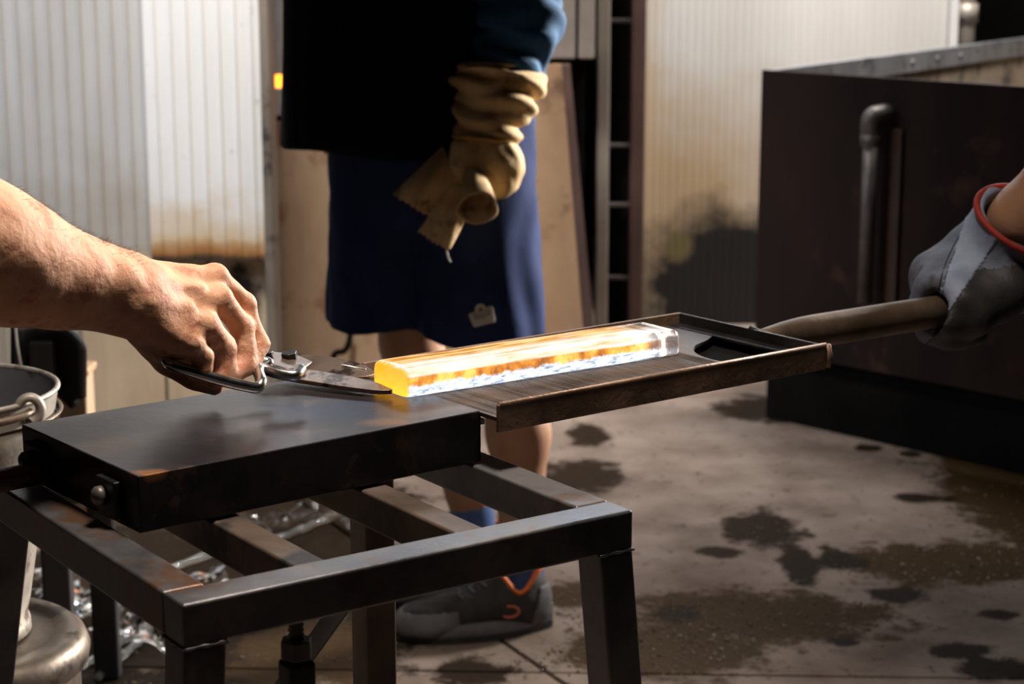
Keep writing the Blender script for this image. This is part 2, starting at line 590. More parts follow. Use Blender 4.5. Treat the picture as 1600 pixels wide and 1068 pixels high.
# ---- materials that carry stains, and some painted shade, with a shape of their own (ellipses with ragged edges, world space)
def stained(name, c1, c2, stains, scale=5, rough=0.6, wetrough=None, stretch=(1, 1, 1), bump=0.1, bscale=40, rag=0.5, ragscale=9, metal=0.0, speck=None, ragrough=0.62, spec=0.5):
    """stains: list of (center xyz, radii xyz, colour, softness); radii 1e3 ignores an axis"""
    m = bpy.data.materials.new(name)
    m.use_nodes = True
    nt = m.node_tree
    L = nt.links
    b = nt.nodes['Principled BSDF']
    geo = nt.nodes.new('ShaderNodeNewGeometry')
    pos = geo.outputs['Position']
    mp = nd(nt, 'ShaderNodeMapping')
    mp.inputs['Scale'].default_value = stretch
    L.new(pos, mp.inputs[0])
    nz = nd(nt, 'ShaderNodeTexNoise', Scale=scale, Detail=7, Roughness=0.6)
    L.new(mp.outputs[0], nz.inputs['Vector'])
    col = ramp(nt, nz.outputs[0], [(0.35, c1), (0.65, c2)]).outputs[0]
    if speck:
        n3 = nd(nt, 'ShaderNodeTexNoise', Scale=speck[1], Detail=4, Roughness=0.7)
        L.new(pos, n3.inputs['Vector'])
        r3 = ramp(nt, n3.outputs[0], [(speck[2], (0, 0, 0)), (speck[2] + 0.06, (1, 1, 1))])
        mx = nd(nt, 'ShaderNodeMix', data_type='RGBA')
        L.new(r3.outputs[0], mx.inputs[0])
        L.new(col, mx.inputs[6])
        mx.inputs[7].default_value = (*speck[0], 1)
        col = mx.outputs[2]
    ng = nd(nt, 'ShaderNodeTexNoise', Scale=ragscale, Detail=9, Roughness=ragrough)
    L.new(pos, ng.inputs['Vector'])
    wet = None
    for (c, r, color, soft, iswet) in stains:
        sub = nd(nt, 'ShaderNodeVectorMath', operation='SUBTRACT')
        L.new(pos, sub.inputs[0])
        sub.inputs[1].default_value = c
        dv = nd(nt, 'ShaderNodeVectorMath', operation='DIVIDE')
        L.new(sub.outputs[0], dv.inputs[0])
        dv.inputs[1].default_value = r
        ln = nd(nt, 'ShaderNodeVectorMath', operation='LENGTH')
        L.new(dv.outputs[0], ln.inputs[0])
        # length + (noise-0.5)*rag*2
        ma = nd(nt, 'ShaderNodeMath', operation='MULTIPLY_ADD')
        L.new(ng.outputs[0], ma.inputs[0])
        ma.inputs[1].default_value = rag * 4
        L.new(ln.outputs['Value'], ma.inputs[2])
        mr = nd(nt, 'ShaderNodeMapRange')
        L.new(ma.outputs[0], mr.inputs[0])
        mid = 1.0 + rag * 2
        mr.inputs[1].default_value = mid - soft
        mr.inputs[2].default_value = mid + soft
        mr.inputs[3].default_value = 1.0
        mr.inputs[4].default_value = 0.0
        mx = nd(nt, 'ShaderNodeMix', data_type='RGBA')
        L.new(mr.outputs[0], mx.inputs[0])
        L.new(col, mx.inputs[6])
        mx.inputs[7].default_value = (*color, 1)
        col = mx.outputs[2]
        if iswet:
            if wet is None:
                wet = mr.outputs[0]
            else:
                mm = nd(nt, 'ShaderNodeMath', operation='MAXIMUM')
                L.new(wet, mm.inputs[0])
                L.new(mr.outputs[0], mm.inputs[1])
                wet = mm.outputs[0]
    L.new(col, b.inputs['Base Color'])
    b.inputs['Metallic'].default_value = metal
    b.inputs['Specular IOR Level'].default_value = spec
    b.inputs['Roughness'].default_value = rough
    if wet is not None:
        mr = nd(nt, 'ShaderNodeMapRange')
        L.new(wet, mr.inputs[0])
        mr.inputs[3].default_value = rough
        mr.inputs[4].default_value = wetrough
        L.new(mr.outputs[0], b.inputs['Roughness'])
    nb = nd(nt, 'ShaderNodeTexNoise', Scale=bscale, Detail=6, Roughness=0.65)
    L.new(pos, nb.inputs['Vector'])
    bp = nd(nt, 'ShaderNodeBump', Strength=bump, Distance=0.006)
    L.new(nb.outputs[0], bp.inputs['Height'])
    L.new(bp.outputs[0], b.inputs['Normal'])
    return m


BIG = 1e3


def fstain(px, py, rx, ry, color=(0.024, 0.015, 0.009), soft=0.16, wet=True):
    """floor stain seen at a photo position, rx / ry in photo pixels"""
    c = atz(px, py, 0)
    a = atz(px + rx, py, 0)
    t, q = atz(px, py - ry, 0), atz(px, py + ry, 0)
    return ((float(c[0]), float((t[1] + q[1]) / 2), 0), (float(abs(a[0] - c[0])), float(abs(t[1] - q[1]) / 2), BIG), color, soft, wet)


BROWN = (0.058, 0.034, 0.014)
fst = [
    fstain(1620, 790, 130, 110, BROWN), fstain(1500, 880, 200, 34, BROWN), fstain(1180, 965, 230, 42, BROWN), fstain(1050, 1020, 150, 45, BROWN),
    fstain(1190, 828, 62, 28), fstain(1130, 862, 36, 9), fstain(1250, 880, 30, 30), fstain(1310, 875, 36, 18), fstain(1060, 960, 40, 14),
    fstain(905, 745, 75, 26), fstain(920, 680, 36, 16), fstain(1400, 930, 45, 12), fstain(1500, 1015, 50, 14), fstain(1560, 1045, 60, 18),
    fstain(1318, 1003, 24, 7), fstain(1440, 778, 45, 8), fstain(1357, 700, 20, 6), fstain(1425, 709, 18, 5), fstain(1530, 720, 60, 20, BROWN),
    fstain(900, 930, 60, 20, BROWN), fstain(740, 1050, 60, 25), fstain(230, 980, 380, 190, (0.018, 0.011, 0.006)), fstain(420, 830, 260, 90, (0.018, 0.011, 0.006)), fstain(480, 1020, 120, 60, BROWN), fstain(620, 980, 60, 22),  # the two largest, near black, darken the floor under the stand
    fstain(1200, 640, 80, 20), fstain(1560, 960, 30, 8),  # first one darkens the floor at the tank's corner
]
m_floor = stained('concrete_floor', (0.17, 0.128, 0.105), (0.32, 0.255, 0.217), fst, scale=4, rough=0.9, wetrough=0.6, bump=0.5, bscale=45, rag=0.7, ragscale=13, ragrough=0.72, spec=0.07, speck=((0.1, 0.075, 0.055), 26, 0.6))
m_joint = M('floor_joint', (0.02, 0.016, 0.012), (0.035, 0.028, 0.02), 20, rough=0.8)
p2 = at(330, 405, 4.95)
edge_z = float(p2[2])
m_panel_a = stained('panel_shade', (0.33, 0.315, 0.3), (0.42, 0.405, 0.39), [  # darker than the white panel: its shade is put into the colour
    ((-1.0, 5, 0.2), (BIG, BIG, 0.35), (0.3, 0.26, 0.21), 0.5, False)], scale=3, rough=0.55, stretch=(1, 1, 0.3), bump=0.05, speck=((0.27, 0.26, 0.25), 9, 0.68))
m_panel_b = stained('panel_white', (0.56, 0.55, 0.535), (0.66, 0.65, 0.64), [
    ((-0.78, 5, edge_z), (BIG, BIG, 0.13), (0.5, 0.36, 0.2), 0.6, False),
    ((-0.78, 5, edge_z), (BIG, BIG, 0.045), (0.3, 0.13, 0.04), 0.5, False),
    ((-0.78, 5, edge_z), (BIG, BIG, 0.014), (0.04, 0.025, 0.015), 0.5, False)], scale=3, rough=0.5, stretch=(1, 1, 0.3), bump=0.05, rag=0.75, ragscale=6, speck=((0.4, 0.39, 0.38), 13, 0.64))
hb = at(378, 470, 5.0)
m_board = stained('scorched_board', (0.34, 0.25, 0.16), (0.52, 0.41, 0.28), [
    ((float(hb[0]), 5, float(hb[2])), (0.055, BIG, 0.1), (0.03, 0.022, 0.016), 0.25, False)], scale=5, rough=0.75, stretch=(1, 1, 0.25), bump=0.2, bscale=30, rag=0.4, ragscale=14, speck=((0.1, 0.07, 0.045), 11, 0.64))
s1, s2 = at(1110, 400, 6.3), at(1060, 385, 6.3)
m_panel_c = stained('panel_far', (0.54, 0.52, 0.5), (0.64, 0.625, 0.605), [
    ((0.5, 6.3, 0.3), (0.5, BIG, 0.42), (0.44, 0.32, 0.2), 0.5, False),  # tan tone that paints in the shade low on the panel
    ((0.36, 6.3, 0.6), (0.11, BIG, 0.7), (0.5, 0.37, 0.24), 0.5, False),
    ((float(s1[0]) + 0.12, 6.3, 0.02), (0.4, BIG, 0.37), (0.012, 0.011, 0.011), 0.22, False),
    ((float(s2[0]), 6.3, float(s2[2])), (0.045, BIG, 0.05), (0.14, 0.11, 0.05), 0.3, False)], scale=2.5, rough=0.5, stretch=(1, 1, 0.25), bump=0.05, rag=0.3, ragscale=5)

# ------------------------------------------------------------------ floor: poured slabs parted by dark joints
fl = mk('floor', *pbox((-4, -1, -0.06), (8, 0, 0), (0, 10, 0), (0, 0, 0.05)), m_joint)
tag(fl, 'stained concrete workshop floor with dark wet patches', 'floor', kind='structure')
j1, j2 = atz(795, 1008, 0), atz(882, 1068, 0)
k1, k2 = atz(1000, 1052, 0), atz(1600, 1060, 0)


def clip(poly, p, q, keep, gap):
    p, q = np.array(p[:2]), np.array(q[:2])
    d = nrm(q - p)
    nn = np.array([-d[1], d[0]]) * keep
    out = []
    f = lambda v: float(np.dot(np.array(v) - p, nn)) - gap
    for i in range(len(poly)):
        a, b = poly[i], poly[(i + 1) % len(poly)]
        fa, fb = f(a), f(b)
        if fa >= 0:
            out.append(a)
        if (fa >= 0) != (fb >= 0):
            t = fa / (fa - fb)
            out.append(tuple(np.array(a) + t * (np.array(b) - np.array(a))))
    return out


rect = [(-4, -1), (4, -1), (4, 9), (-4, 9)]
for ka in (1, -1):
    for kb in (1, -1):
        pl = clip(clip(rect, j1, j2, ka, 0.006), k1, k2, kb, 0.004)
        if len(pl) > 2:
            mk('concrete_slab', *prism([(x, y, -0.012) for x, y in pl], (0, 0, 0.012)), m_floor, fl)

# loose grit lying in the wet patches: too many to count
gp = []
ico = bmesh.new()
bmesh.ops.create_icosphere(ico, subdivisions=1, radius=1)
icoV = np.array([v.co[:] for v in ico.verts])
icoF = [[v.index for v in f.verts] for f in ico.faces]
ico.free()
gr = np.random.default_rng(3)
for (cx, cy, rx, ry, n) in ((1560, 830, 120, 90, 170), (1480, 880, 190, 30, 200), (1180, 965, 230, 40, 330), (1040, 1010, 140, 45, 260), (1190, 840, 60, 26, 40), (300, 980, 260, 100, 120), (860, 1035, 60, 25, 60), (900, 950, 40, 30, 50)):
    for _ in range(n):
        a, rr = gr.uniform(0, 6.28), math.sqrt(gr.uniform(0, 1))
        p = atz(cx + rx * rr * math.cos(a), cy + ry * rr * math.sin(a), 0)
        s = gr.uniform(0.001, 0.0036) * np.array([gr.uniform(.7, 1.4), gr.uniform(.7, 1.4), gr.uniform(.5, .8)])
        gp.append((icoV * s * gr.uniform(.85, 1.15, (len(icoV), 1)) + p + [0, 0, s[2] * 0.6], icoF))
grit_m = M('grit', (0.07, 0.045, 0.025), (0.4, 0.28, 0.17), 150, rough=0.3, lo=0.45, hi=0.7)
tag(mk('grit', *join(gp), grit_m), 'fine loose grit scattered in the wet floor patches', 'grit', kind='stuff')


# ------------------------------------------------------------------ walls
def ribbed(p0, p1, z0, z1, pitch, depth, ribw, thick, inward):
    """vertical sheet from plan point p0 to p1 with raised vertical ribs towards 'inward'"""
    p0, p1, inward = np.array(p0, float), np.array(p1, float), np.array(inward, float)
    d = p1 - p0
    Ln = np.linalg.norm(d)
    d /= Ln
    prof = [(0, 0)]
    x = pitch * 0.5
    while x + ribw < Ln:
        prof += [(x, 0), (x + ribw * 0.25, depth), (x + ribw * 0.75, depth), (x + ribw, 0)]
        x += pitch
    prof += [(Ln, 0), (Ln, -thick), (0, -thick)]
    P = [p0 + d * u + inward * v for u, v in prof]
    return prism([(q[0], q[1], z0) for q in P], (0, 0, z1 - z0))


pa1 = at(232, 200, 5.0)
pa0 = np.array([-3.6, 5.12, 0])
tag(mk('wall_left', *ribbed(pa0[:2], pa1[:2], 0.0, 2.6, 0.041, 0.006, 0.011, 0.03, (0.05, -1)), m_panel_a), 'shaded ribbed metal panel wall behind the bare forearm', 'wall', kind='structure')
pb0, pb1 = at(229, 200, 4.93), at(409, 200, 4.93)
wb = mk('wall_back', *ribbed(pb0[:2], pb1[:2], edge_z, 2.6, 0.041, 0.0035, 0.012, 0.06, (0, -1)), m_panel_b)
tag(wb, 'bright white ribbed panel with a scorched orange lower edge', 'wall', kind='structure')
# flat planks under the bright panel, parted by narrow gaps
q0, q1 = at(128, 560, 4.97), at(480, 560, 4.97)
xs = [q0[0], at(258, 560, 4.97)[0], at(330, 560, 4.97)[0], pb1[0] - 0.003]
wl = mk('wall_lower', *pbox((q0[0] + 0.004, 5.0, 0), (pb1[0] - q0[0] - 0.008, 0, 0), (0, 0.03, 0), (0, 0, edge_z - 0.01)), m_dark)
tag(wl, 'scorched pale board wall below the white panel, partly burnt black', 'wall', kind='structure')
xx = xs
for i in range(len(xx) - 1):
    mk('plank', *pbox((xx[i] + 0.003, 4.975, 0), (xx[i + 1] - xx[i] - 0.006, 0, 0), (0, 0.024, 0), (0, 0, edge_z - 0.004)), m_board, wl, bevel=0.003)
px0, px1 = at(410, 200, 4.9)[0], at(425, 200, 4.9)[0]
tag(mk('trim_1', *pbox((px0, 4.88, 0), (px1 - px0, 0, 0), (0, 0.12, 0), (0, 0, 2.6)), m_post, bevel=0.004), 'narrow sooty upright post beside the white panel', 'post', kind='structure')
pc0, pc1 = at(1004, 200, 6.3), at(1480, 60, 6.3)
tag(mk('wall_right', *ribbed(pc0[:2], pc1[:2], 0, 2.8, 0.026, 0.0014, 0.008, 0.05, (0, -1)), m_panel_c), 'far white ribbed panel with black soot low down beside the rusty tank', 'wall', kind='structure')
wx = pc1[0]
tag(mk('trim_2', *pbox((wx, 6.27, 0), (0.028, 0, 0), (0, 0.08, 0), (0, 0, 2.8)), m_white_post, bevel=0.003), 'white edge strip at the far panel end', 'trim', kind='structure')
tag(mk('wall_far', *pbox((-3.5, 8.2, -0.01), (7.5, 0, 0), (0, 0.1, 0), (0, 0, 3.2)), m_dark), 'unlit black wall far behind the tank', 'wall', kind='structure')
dp = thing('drain_pipe', (wx + 0.065, 6.33, 0), 'grey vertical pipe with a socket beside the far white panel', 'pipe')
mk('pipe', *tube([(wx + 0.065, 6.33, 0), (wx + 0.065, 6.33, 2.8)], 0.03, 20), m_rail, dp, smooth=True)
zz = at(1505, 20, 6.33)[2]
mk('socket', *revolve([(0.03, -0.03), (0.038, -0.03), (0.038, 0.03), (0.03, 0.03)], (wx + 0.065, 6.33, zz), 24), m_rail, dp, smooth=True)

# ------------------------------------------------------------------ furnace behind the man
FY = 5.4
fx0, fx1 = at(424, 200, FY)[0], at(812, 300, FY)[0]
fr = thing('furnace', ((fx0 + fx1) / 2, FY, 0), 'pale stained furnace front behind the standing person with a glowing orange slit', 'furnace')
zg0, zg1 = at(430, 137, FY)[2], at(430, 117, FY)[2]
zl0, zl1 = at(430, 190, FY)[2], at(430, 181, FY)[2]
mk('body', *pbox((fx0 - 0.1, FY + 0.03, 0), (fx1 - fx0 + 0.1, 0, 0), (0, 0.6, 0), (0, 0, 1.9)), m_dark, fr)
mk('upper_plate', *pbox((fx0, FY, zg1), (fx1 - fx0, 0, 0), (0, 0.03, 0), (0, 0, 1.9 - zg1)), m_furn_up, fr, bevel=0.004)
mk('glowing_slit', *pbox((fx0, FY + 0.012, zg0), (fx1 - fx0, 0, 0), (0, 0.018, 0), (0, 0, zg1 - zg0)), m_glow, fr)
mk('door_lintel', *pbox((fx0, FY - 0.004, zl1), (fx1 - fx0, 0, 0), (0, 0.034, 0), (0, 0, zg0 - zl1)), m_furn_up, fr, bevel=0.004)
dr = mk('door', *pbox((fx0, FY - 0.004, 0.02), (fx1 - fx0, 0, 0), (0, 0.034, 0), (0, 0, zl0 - 0.02)), m_furn, fr, bevel=0.004)
hk = spline([at(548, 518, FY - 0.03), at(545, 535, FY - 0.04), at(538, 548, FY - 0.04), at(525, 551, FY - 0.03), at(520, 560, FY - 0.02)], 24)
mk('hook', *tube(hk, 0.009, 10), m_dark, dr, smooth=True)
hs = spline([at(430, 440, FY - 0.2), at(434, 480, FY - 0.2), at(432, 520, FY - 0.2), at(440, 580, FY - 0.2), at(455, 640, FY - 0.2)], 24)
tag(mk('cable', *tube(hs, 0.008, 10), m_dark, smooth=True), 'thin black cable hanging beside the furnace front', 'cable')

# grey masonry block above, right of the man
bk = thing('masonry_pier', (at(900, 90, 5.25)[0], 5.3, 0), 'grey masonry pier above the leaning rusty sheet', 'pier')
b0, b1 = at(838, 95, 5.35), at(929, 95, 5.35)
bz = [b0[2], b0[2] + 0.28, b0[2] + 0.56, b0[2] + 0.84]
xm = at(905, 50, 5.2)[0]
for i in range(3):
    for (xa, xb) in ((b0[0] + 0.004, xm - 0.004), (xm + 0.004, b1[0])):
        mk('block', *pbox((xa, 5.35, bz[i] + 0.004), (xb - xa, 0, 0), (0, 0.22, 0), (0, 0, 0.272)), m_block, bk, bevel=0.006)
mk('mortar', *pbox((b0[0] + 0.01, 5.36, bz[0] + 0.008), (b1[0] - b0[0] - 0.02, 0, 0), (0, 0.2, 0), (0, 0, 0.81)), m_dark, bk)
mk('support_post', *pbox((b0[0] + 0.03, 5.47, 0), (0.11, 0, 0), (0, 0.08, 0), (0, 0, bz[0] + 0.02)), m_dark, bk)
mk('bracket', *pbox((at(835, 148, 5.4)[0], 5.36, at(845, 150, 5.36)[2]), (0.1, 0, 0), (0, 0.14, 0), (0, 0, 0.014)), m_dark, bk)

# leaning rusty sheet with a dark edge flange
SY = 5.2
rs = thing('leaning_sheet', (at(870, 500, SY)[0], SY, 0), 'rust-brown metal sheet leaning beside the standing person, dark flange along its edge', 'metal sheet')
A0, A1 = at(780, 100, SY + 0.06), at(878, 100, SY + 0.06)
B0, B1 = at(780, 520, SY - 0.05), at(912, 520, SY - 0.05)
dn0, dn1 = (B0 - A0), (B1 - A1)
k0, k1_ = (0.0 - A0[2]) / dn0[2], (0.0 - A1[2]) / dn1[2]
B0, B1 = A0 + dn0 * k0, A1 + dn1 * k1_
mk('sheet', *prism([A0, A1, B1, B0], (0, 0.012, 0)), m_rust_sheet, rs, bevel=0.002)
mk('flange', *prism([A1 + [0.0, -0.02, 0], A1 + [0.022, -0.02, 0], B1 + [0.03, -0.02, 0], B1 + [0.0, -0.02, 0]], (0, 0.034, 0)), m_rail_dark, rs, bevel=0.002)

# ladder standing against the wall
LY = 5.55
ld = thing('ladder', (at(968, 500, LY)[0], LY, 0), 'tall metal ladder with a pale and a dark red rail, black behind', 'ladder')
la0, la1 = at(931, 250, LY)[0], at(951, 250, LY)[0]
lb0, lb1 = at(984, 250, LY)[0], at(1006, 250, LY)[0]
mk('rail', *pbox((la0, LY - 0.03, 0), (la1 - la0, 0, 0), (0, 0.06, 0), (0, 0, 2.4)), m_rail, ld, bevel=0.006)
mk('rail', *pbox((lb0, LY - 0.03, 0), (lb1 - lb0, 0, 0), (0, 0.06, 0), (0, 0, 2.4)), m_rail_dark, ld, bevel=0.006)
for zr in [at(968, y, LY)[2] for y in (32, 226, 319, 432)] + [1.35, 1.6, 1.85, 2.1, 0.12]:
    mk('rung', *pbox((la1 - 0.005, LY - 0.02, zr - 0.006), (lb0 - la1 + 0.01, 0, 0), (0, 0.04, 0), (0, 0, 0.012)), m_pipe, ld, bevel=0.003)
mk('back_plate', *pbox((la0 + 0.005, LY + 0.05, 0), (lb1 - la0 - 0.01, 0, 0), (0, 0.01, 0), (0, 0, 2.4)), m_dark, ld)

# ------------------------------------------------------------------ rusty open tank on the right
ZT, ZB = 0.93, 0.19
K = atz(1190, 109, ZT)
u = nrm(atz(1600, 142, ZT) - K)
v = nrm(atz(1600, 57, ZT) - K)
ang = math.atan2(v[1], v[0]) - math.atan2(u[1], u[0])
t0 = R(8)
u = np.array([u[0] * math.cos(t0) - u[1] * math.sin(t0), u[0] * math.sin(t0) + u[1] * math.cos(t0), 0])
LF, LS, TH = 1.5, 2.1, 0.012
tk = thing('water_tank', (K[0] + 0.5, K[1], 0), 'large rusty open-topped steel tank with a pale inside', 'tank')
up = np.array([0, 0, 1.0])
inn_f = nrm(np.cross(up, u)) if np.dot(np.cross(up, u), v) > 0 else -nrm(np.cross(up, u))
inn_s = nrm(np.cross(up, v)) if np.dot(np.cross(up, v), u) > 0 else -nrm(np.cross(up, v))
base = np.array([K[0], K[1], ZB])
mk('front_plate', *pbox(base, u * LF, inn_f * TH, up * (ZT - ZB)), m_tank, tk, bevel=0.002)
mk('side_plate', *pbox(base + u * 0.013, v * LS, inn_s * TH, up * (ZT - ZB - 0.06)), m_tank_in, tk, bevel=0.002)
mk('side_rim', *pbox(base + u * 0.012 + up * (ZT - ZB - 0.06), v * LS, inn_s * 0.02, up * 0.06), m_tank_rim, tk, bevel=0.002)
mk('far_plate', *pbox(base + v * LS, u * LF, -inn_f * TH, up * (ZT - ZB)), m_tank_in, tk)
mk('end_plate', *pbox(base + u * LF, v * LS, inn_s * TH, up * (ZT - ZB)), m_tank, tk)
mk('bottom_plate', *prism([base + u * 0.02 + v * 0.02, base + u * (LF - .01) + v * .02, base + u * (LF - .01) + v * (LS - .02), base + u * .02 + v * (LS - .02)], (0, 0, 0.012)), m_tank, tk)
p = base + u * 0.03 + v * 0.03
mk('gap_shade_block', *pbox((p[0], p[1], 0), u * (LF - 0.06), v * (LS - 0.06), up * ZB), m_dark, tk)  # black block added under the tank for its shaded gap
m_tank_in2 = M('rust_streak', (0.03, 0.016, 0.01), (0.06, 0.032, 0.02), 6, rough=0.7)
# pipe and elbow on the front plate
def onfront(px, py, off):
    d = ray(px, py)
    n = np.cross(u, up)
    o = np.array([0, 0, CAM_H])
    t = np.dot(base - o, n) / np.dot(d, n)
    return o + d * t - inn_f * off
pt, pb_ = onfront(1381, 185, 0.05), onfront(1378, 470, 0.05)
pb_[0], pb_[1] = pt[0], pt[1]
el = spline([pt + inn_f * 0.055 + u * 0.012 + up * 0.012, pt + inn_f * 0.02 + u * 0.008 + up * 0.01, pt + up * 0.0, pt - up * 0.05], 24)
mk('elbow', *tube(el, 0.026, 16), m_pipe, tk, smooth=True)
pp = mk('outlet_pipe', *tube([pt - up * 0.03, pb_], 0.019, 16), m_pipe, tk, smooth=True)
mk('collar', *tube([pt - up * 0.065, pt - up * 0.035], 0.027, 16), m_pipe, pp, smooth=True)
sp_ = onfront(1398, 200, 0.012)
mk('seam_strip', *pbox(sp_ - up * 0.5, u * 0.03, inn_f * 0.012, up * 0.5), m_tank_in2, tk, bevel=0.002)
for i in range(3):
    p = base + v * (0.95 + 0.2 * i) + u * 0.012 + up * (ZT - ZB - 0.03)
    mk('rivet', *tube([p + inn_s * 0.015, p + inn_s * 0.022], 0.009, 12), m_tank_rim, tk, smooth=True)
# crumpled pale rag hanging under the tank edge

# ------------------------------------------------------------------ steel work stand
ZS = 0.778
S2, S3 = atz(285, 945, ZS), atz(990, 796, ZS)
fu_ = nrm(S3 - S2)                                  # along the front rail
bu_ = np.array([-fu_[1], fu_[0], 0])                # towards the back
FL = np.linalg.norm(S3 - S2)
DP = 0.44
T = 0.036
H0 = ZS - T / 2
st = thing('work_stand', (S2 + fu_ * FL / 2 + bu_ * DP / 2) * [1, 1, 0], 'black welded square-tube steel stand carrying the thick steel slab', 'stand')


def spt(a, b, z=H0):
    p = S2 + fu_ * a + bu_ * b
    return np.array([p[0], p[1], z])


mk('rail', *bar(spt(0, T / 2), spt(FL, T / 2), T, T), m_stool, st, bevel=0.003)
mk('rail', *bar(spt(0, DP - T / 2), spt(FL, DP - T / 2), T, T), m_stool, st, bevel=0.003)
mk('rail', *bar(spt(T / 2, T), spt(T / 2, DP - T), T, T), m_stool, st, bevel=0.003)
mk('rail', *bar(spt(FL - T / 2, T), spt(FL - T / 2, DP - T), T, T), m_stool, st, bevel=0.003)
for a in (0.128, 0.282):
    mk('crossbar', *bar(spt(a, T), spt(a, DP - T), T * 0.82, T * 0.95), m_cross, st, bevel=0.003)
for (a, b, sa, sb) in ((T / 2, T / 2, -1, -1), (FL - T / 2, T / 2, 1, -1), (T / 2, DP - T / 2, -2.0, 1), (FL - T / 2, DP - T / 2, 0, 0)):
    top = spt(a, b, ZS - T)
    bot = spt(a + sa * 0.055, b + sb * 0.03, 0.0)
    d = bot - top
    o_ = -(fu_ + bu_) * T / 2
    lg = mk('leg', *prism([top + o_, top + o_ + fu_ * T, top + o_ + (fu_ + bu_) * T, top + o_ + bu_ * T], d), m_stool if (sa or sb) else m_cross, st, bevel=0.003)
    # weld bead round the joint
    ring = [top + (-fu_ - bu_) * T * 0.5, top + (fu_ - bu_) * T * 0.5, top + (fu_ + bu_) * T * 0.5, top + (-fu_ + bu_) * T * 0.5]
    rp = []
    for i in range(4):
        for k in range(8):
            q = ring[i] + (ring[(i + 1) % 4] - ring[i]) * k / 8
            rp.append(q + rng.normal(0, 0.0004, 3))
    mk('weld', *tube(rp, [0.0014 + 0.0005 * math.sin(i * 1.9) for i in range(len(rp))], 6, closed=True), m_stool, lg, smooth=True)
# low back stretcher and the diagonal flat brace
mk('stretcher', *bar(spt(FL - T / 2, T, 0.33), spt(FL - T / 2, DP - T, 0.33), T * 0.7, T * 0.7), m_cross, st, bevel=0.003)
m_brace = M('pale_brown_flat', (0.28, 0.23, 0.19), (0.4, 0.34, 0.28), 12, rough=0.55, metal=0.3)
bt = spt(FL - T, DP - T / 2, 0.66)
bb = np.array([at(420, 1110, 1.72)[0], 1.72, at(420, 1110, 1.72)[2]])
bt = at(556, 940, 1.9)
bb = at(462, 1075, 1.72)
mk('brace', *prism([at(503, 962, 1.93), at(556, 938, 1.93), at(375, 1190, 1.8), at(322, 1214, 1.8)], (0.004, 0.006, 0.002)), m_brace, st, bevel=0.001)
# screw-adjusted middle prop under the front rail
pa = spt(0.105, T / 2, ZS - T)
pr_ = mk('prop', *join([bar(pa - [0, 0, 0.036], pa - [0, 0, 0.742], 0.024, 0.024, up=fu_)]), m_black_steel, st, bevel=0.004)
mk('nut', *tube([pa - [0, 0, 0.034], pa - [0, 0, 0.019]], 0.0135, 6), m_pipe, pr_, bevel=0.001)
thr = [pa - [0, 0, 0.001 + 0.002 * i] for i in range(10)]
mk('screw', *tube(thr, [0.0068 if i % 2 else 0.0054 for i in range(10)], 14), m_pipe, pr_, smooth=True)

# ------------------------------------------------------------------ steel slab (marver)
ZP = 0.83
TH_ = 0.05
A, B, C = atz(35, 662, ZP), atz(215, 744, ZP), atz(752, 641, ZP)
e1 = nrm(C - B)
e2 = np.array([-e1[1], e1[0], 0])
SL = np.linalg.norm(C - B)
SW = float(np.dot(A - B, e2))
m_slab = stained('slab_steel_marked', (0.022, 0.02, 0.023), (0.042, 0.037, 0.039), [
    ((*atz(232, 737, ZP)[:2], ZP), (0.014, 0.008, 0.006), (0.28, 0.13, 0.05), 0.4, False),
    ((*atz(165, 692, ZP)[:2], ZP), (0.02, 0.03, BIG), (0.05, 0.028, 0.02), 0.5, False),
    ((*atz(260, 655, ZP)[:2], ZP), (0.045, 0.035, BIG), (0.045, 0.03, 0.026), 0.5, False),
    ((*atz(125, 645, ZP)[:2], ZP), (0.02, 0.012, BIG), (0.1, 0.08, 0.07), 0.5, False),
    ((*atz(520, 640, ZP)[:2], ZP), (0.05, 0.03, BIG), (0.02, 0.024, 0.045), 0.6, False),  # blue tint painted for the reflection of the shorts
    ((*atz(600, 660, ZP)[:2], ZP), (0.02, 0.012, BIG), (0.12, 0.07, 0.05), 0.5, False)],
    scale=16, rough=0.33, bump=0.05, bscale=60, rag=0.7, ragscale=30, ragrough=0.65, metal=0.6, spec=0.12, speck=((0.07, 0.05, 0.042), 24, 0.6))
sl = thing('steel_slab', (B + e1 * SL / 2 + e2 * SW / 2) * [1, 1, 0] + [0, 0, ZP - TH_], 'thick dark steel slab with two bolts at its end, lying on the stand', 'steel slab')
mk('plate', *pbox(B - [0, 0, TH_], e1 * SL, e2 * SW, (0, 0, TH_)), m_slab, sl, bevel=0.0015)
for f in (0.22, 0.86):
    c0 = B + e2 * SW * f - [0, 0, 0.026] - e1 * 0.0005
    lug = mk('lug', *pbox(c0 - e2 * 0.02 - [0, 0, 0.019], -e1 * 0.007, e2 * 0.034, (0, 0, 0.034)), m_black_steel, sl, bevel=0.0015)
    bc = c0 - e1 * 0.007 + [0, 0, 0.0]
    hb_ = [bc - e1 * d for d in (0.0, 0.006, 0.009, 0.0105)]
    mk('bolt', *tube(hb_, [0.0085, 0.0085, 0.006, 0.002], 16), m_pipe, lug, smooth=True)
ha = B + e2 * SW * 0.8 - [0, 0, 0.036]
hpts = [ha + e1 * 0.002, ha - e1 * 0.03, ha - e1 * 0.09 - [0, 0, 0.002], ha - e1 * 0.24 - [0, 0, 0.006]]
mk('handle', *tube(spline(hpts, 18), 0.011, 12), m_rusty_tube, sl, smooth=True)
D_ = B + e1 * SL + e2 * SW
mk('end_lip', *pbox(C + e2 * 0.012 - [0, 0, 0.018], e1 * 0.014, e2 * 0.03, (0, 0, 0.006)), m_rail, sl, bevel=0.001)

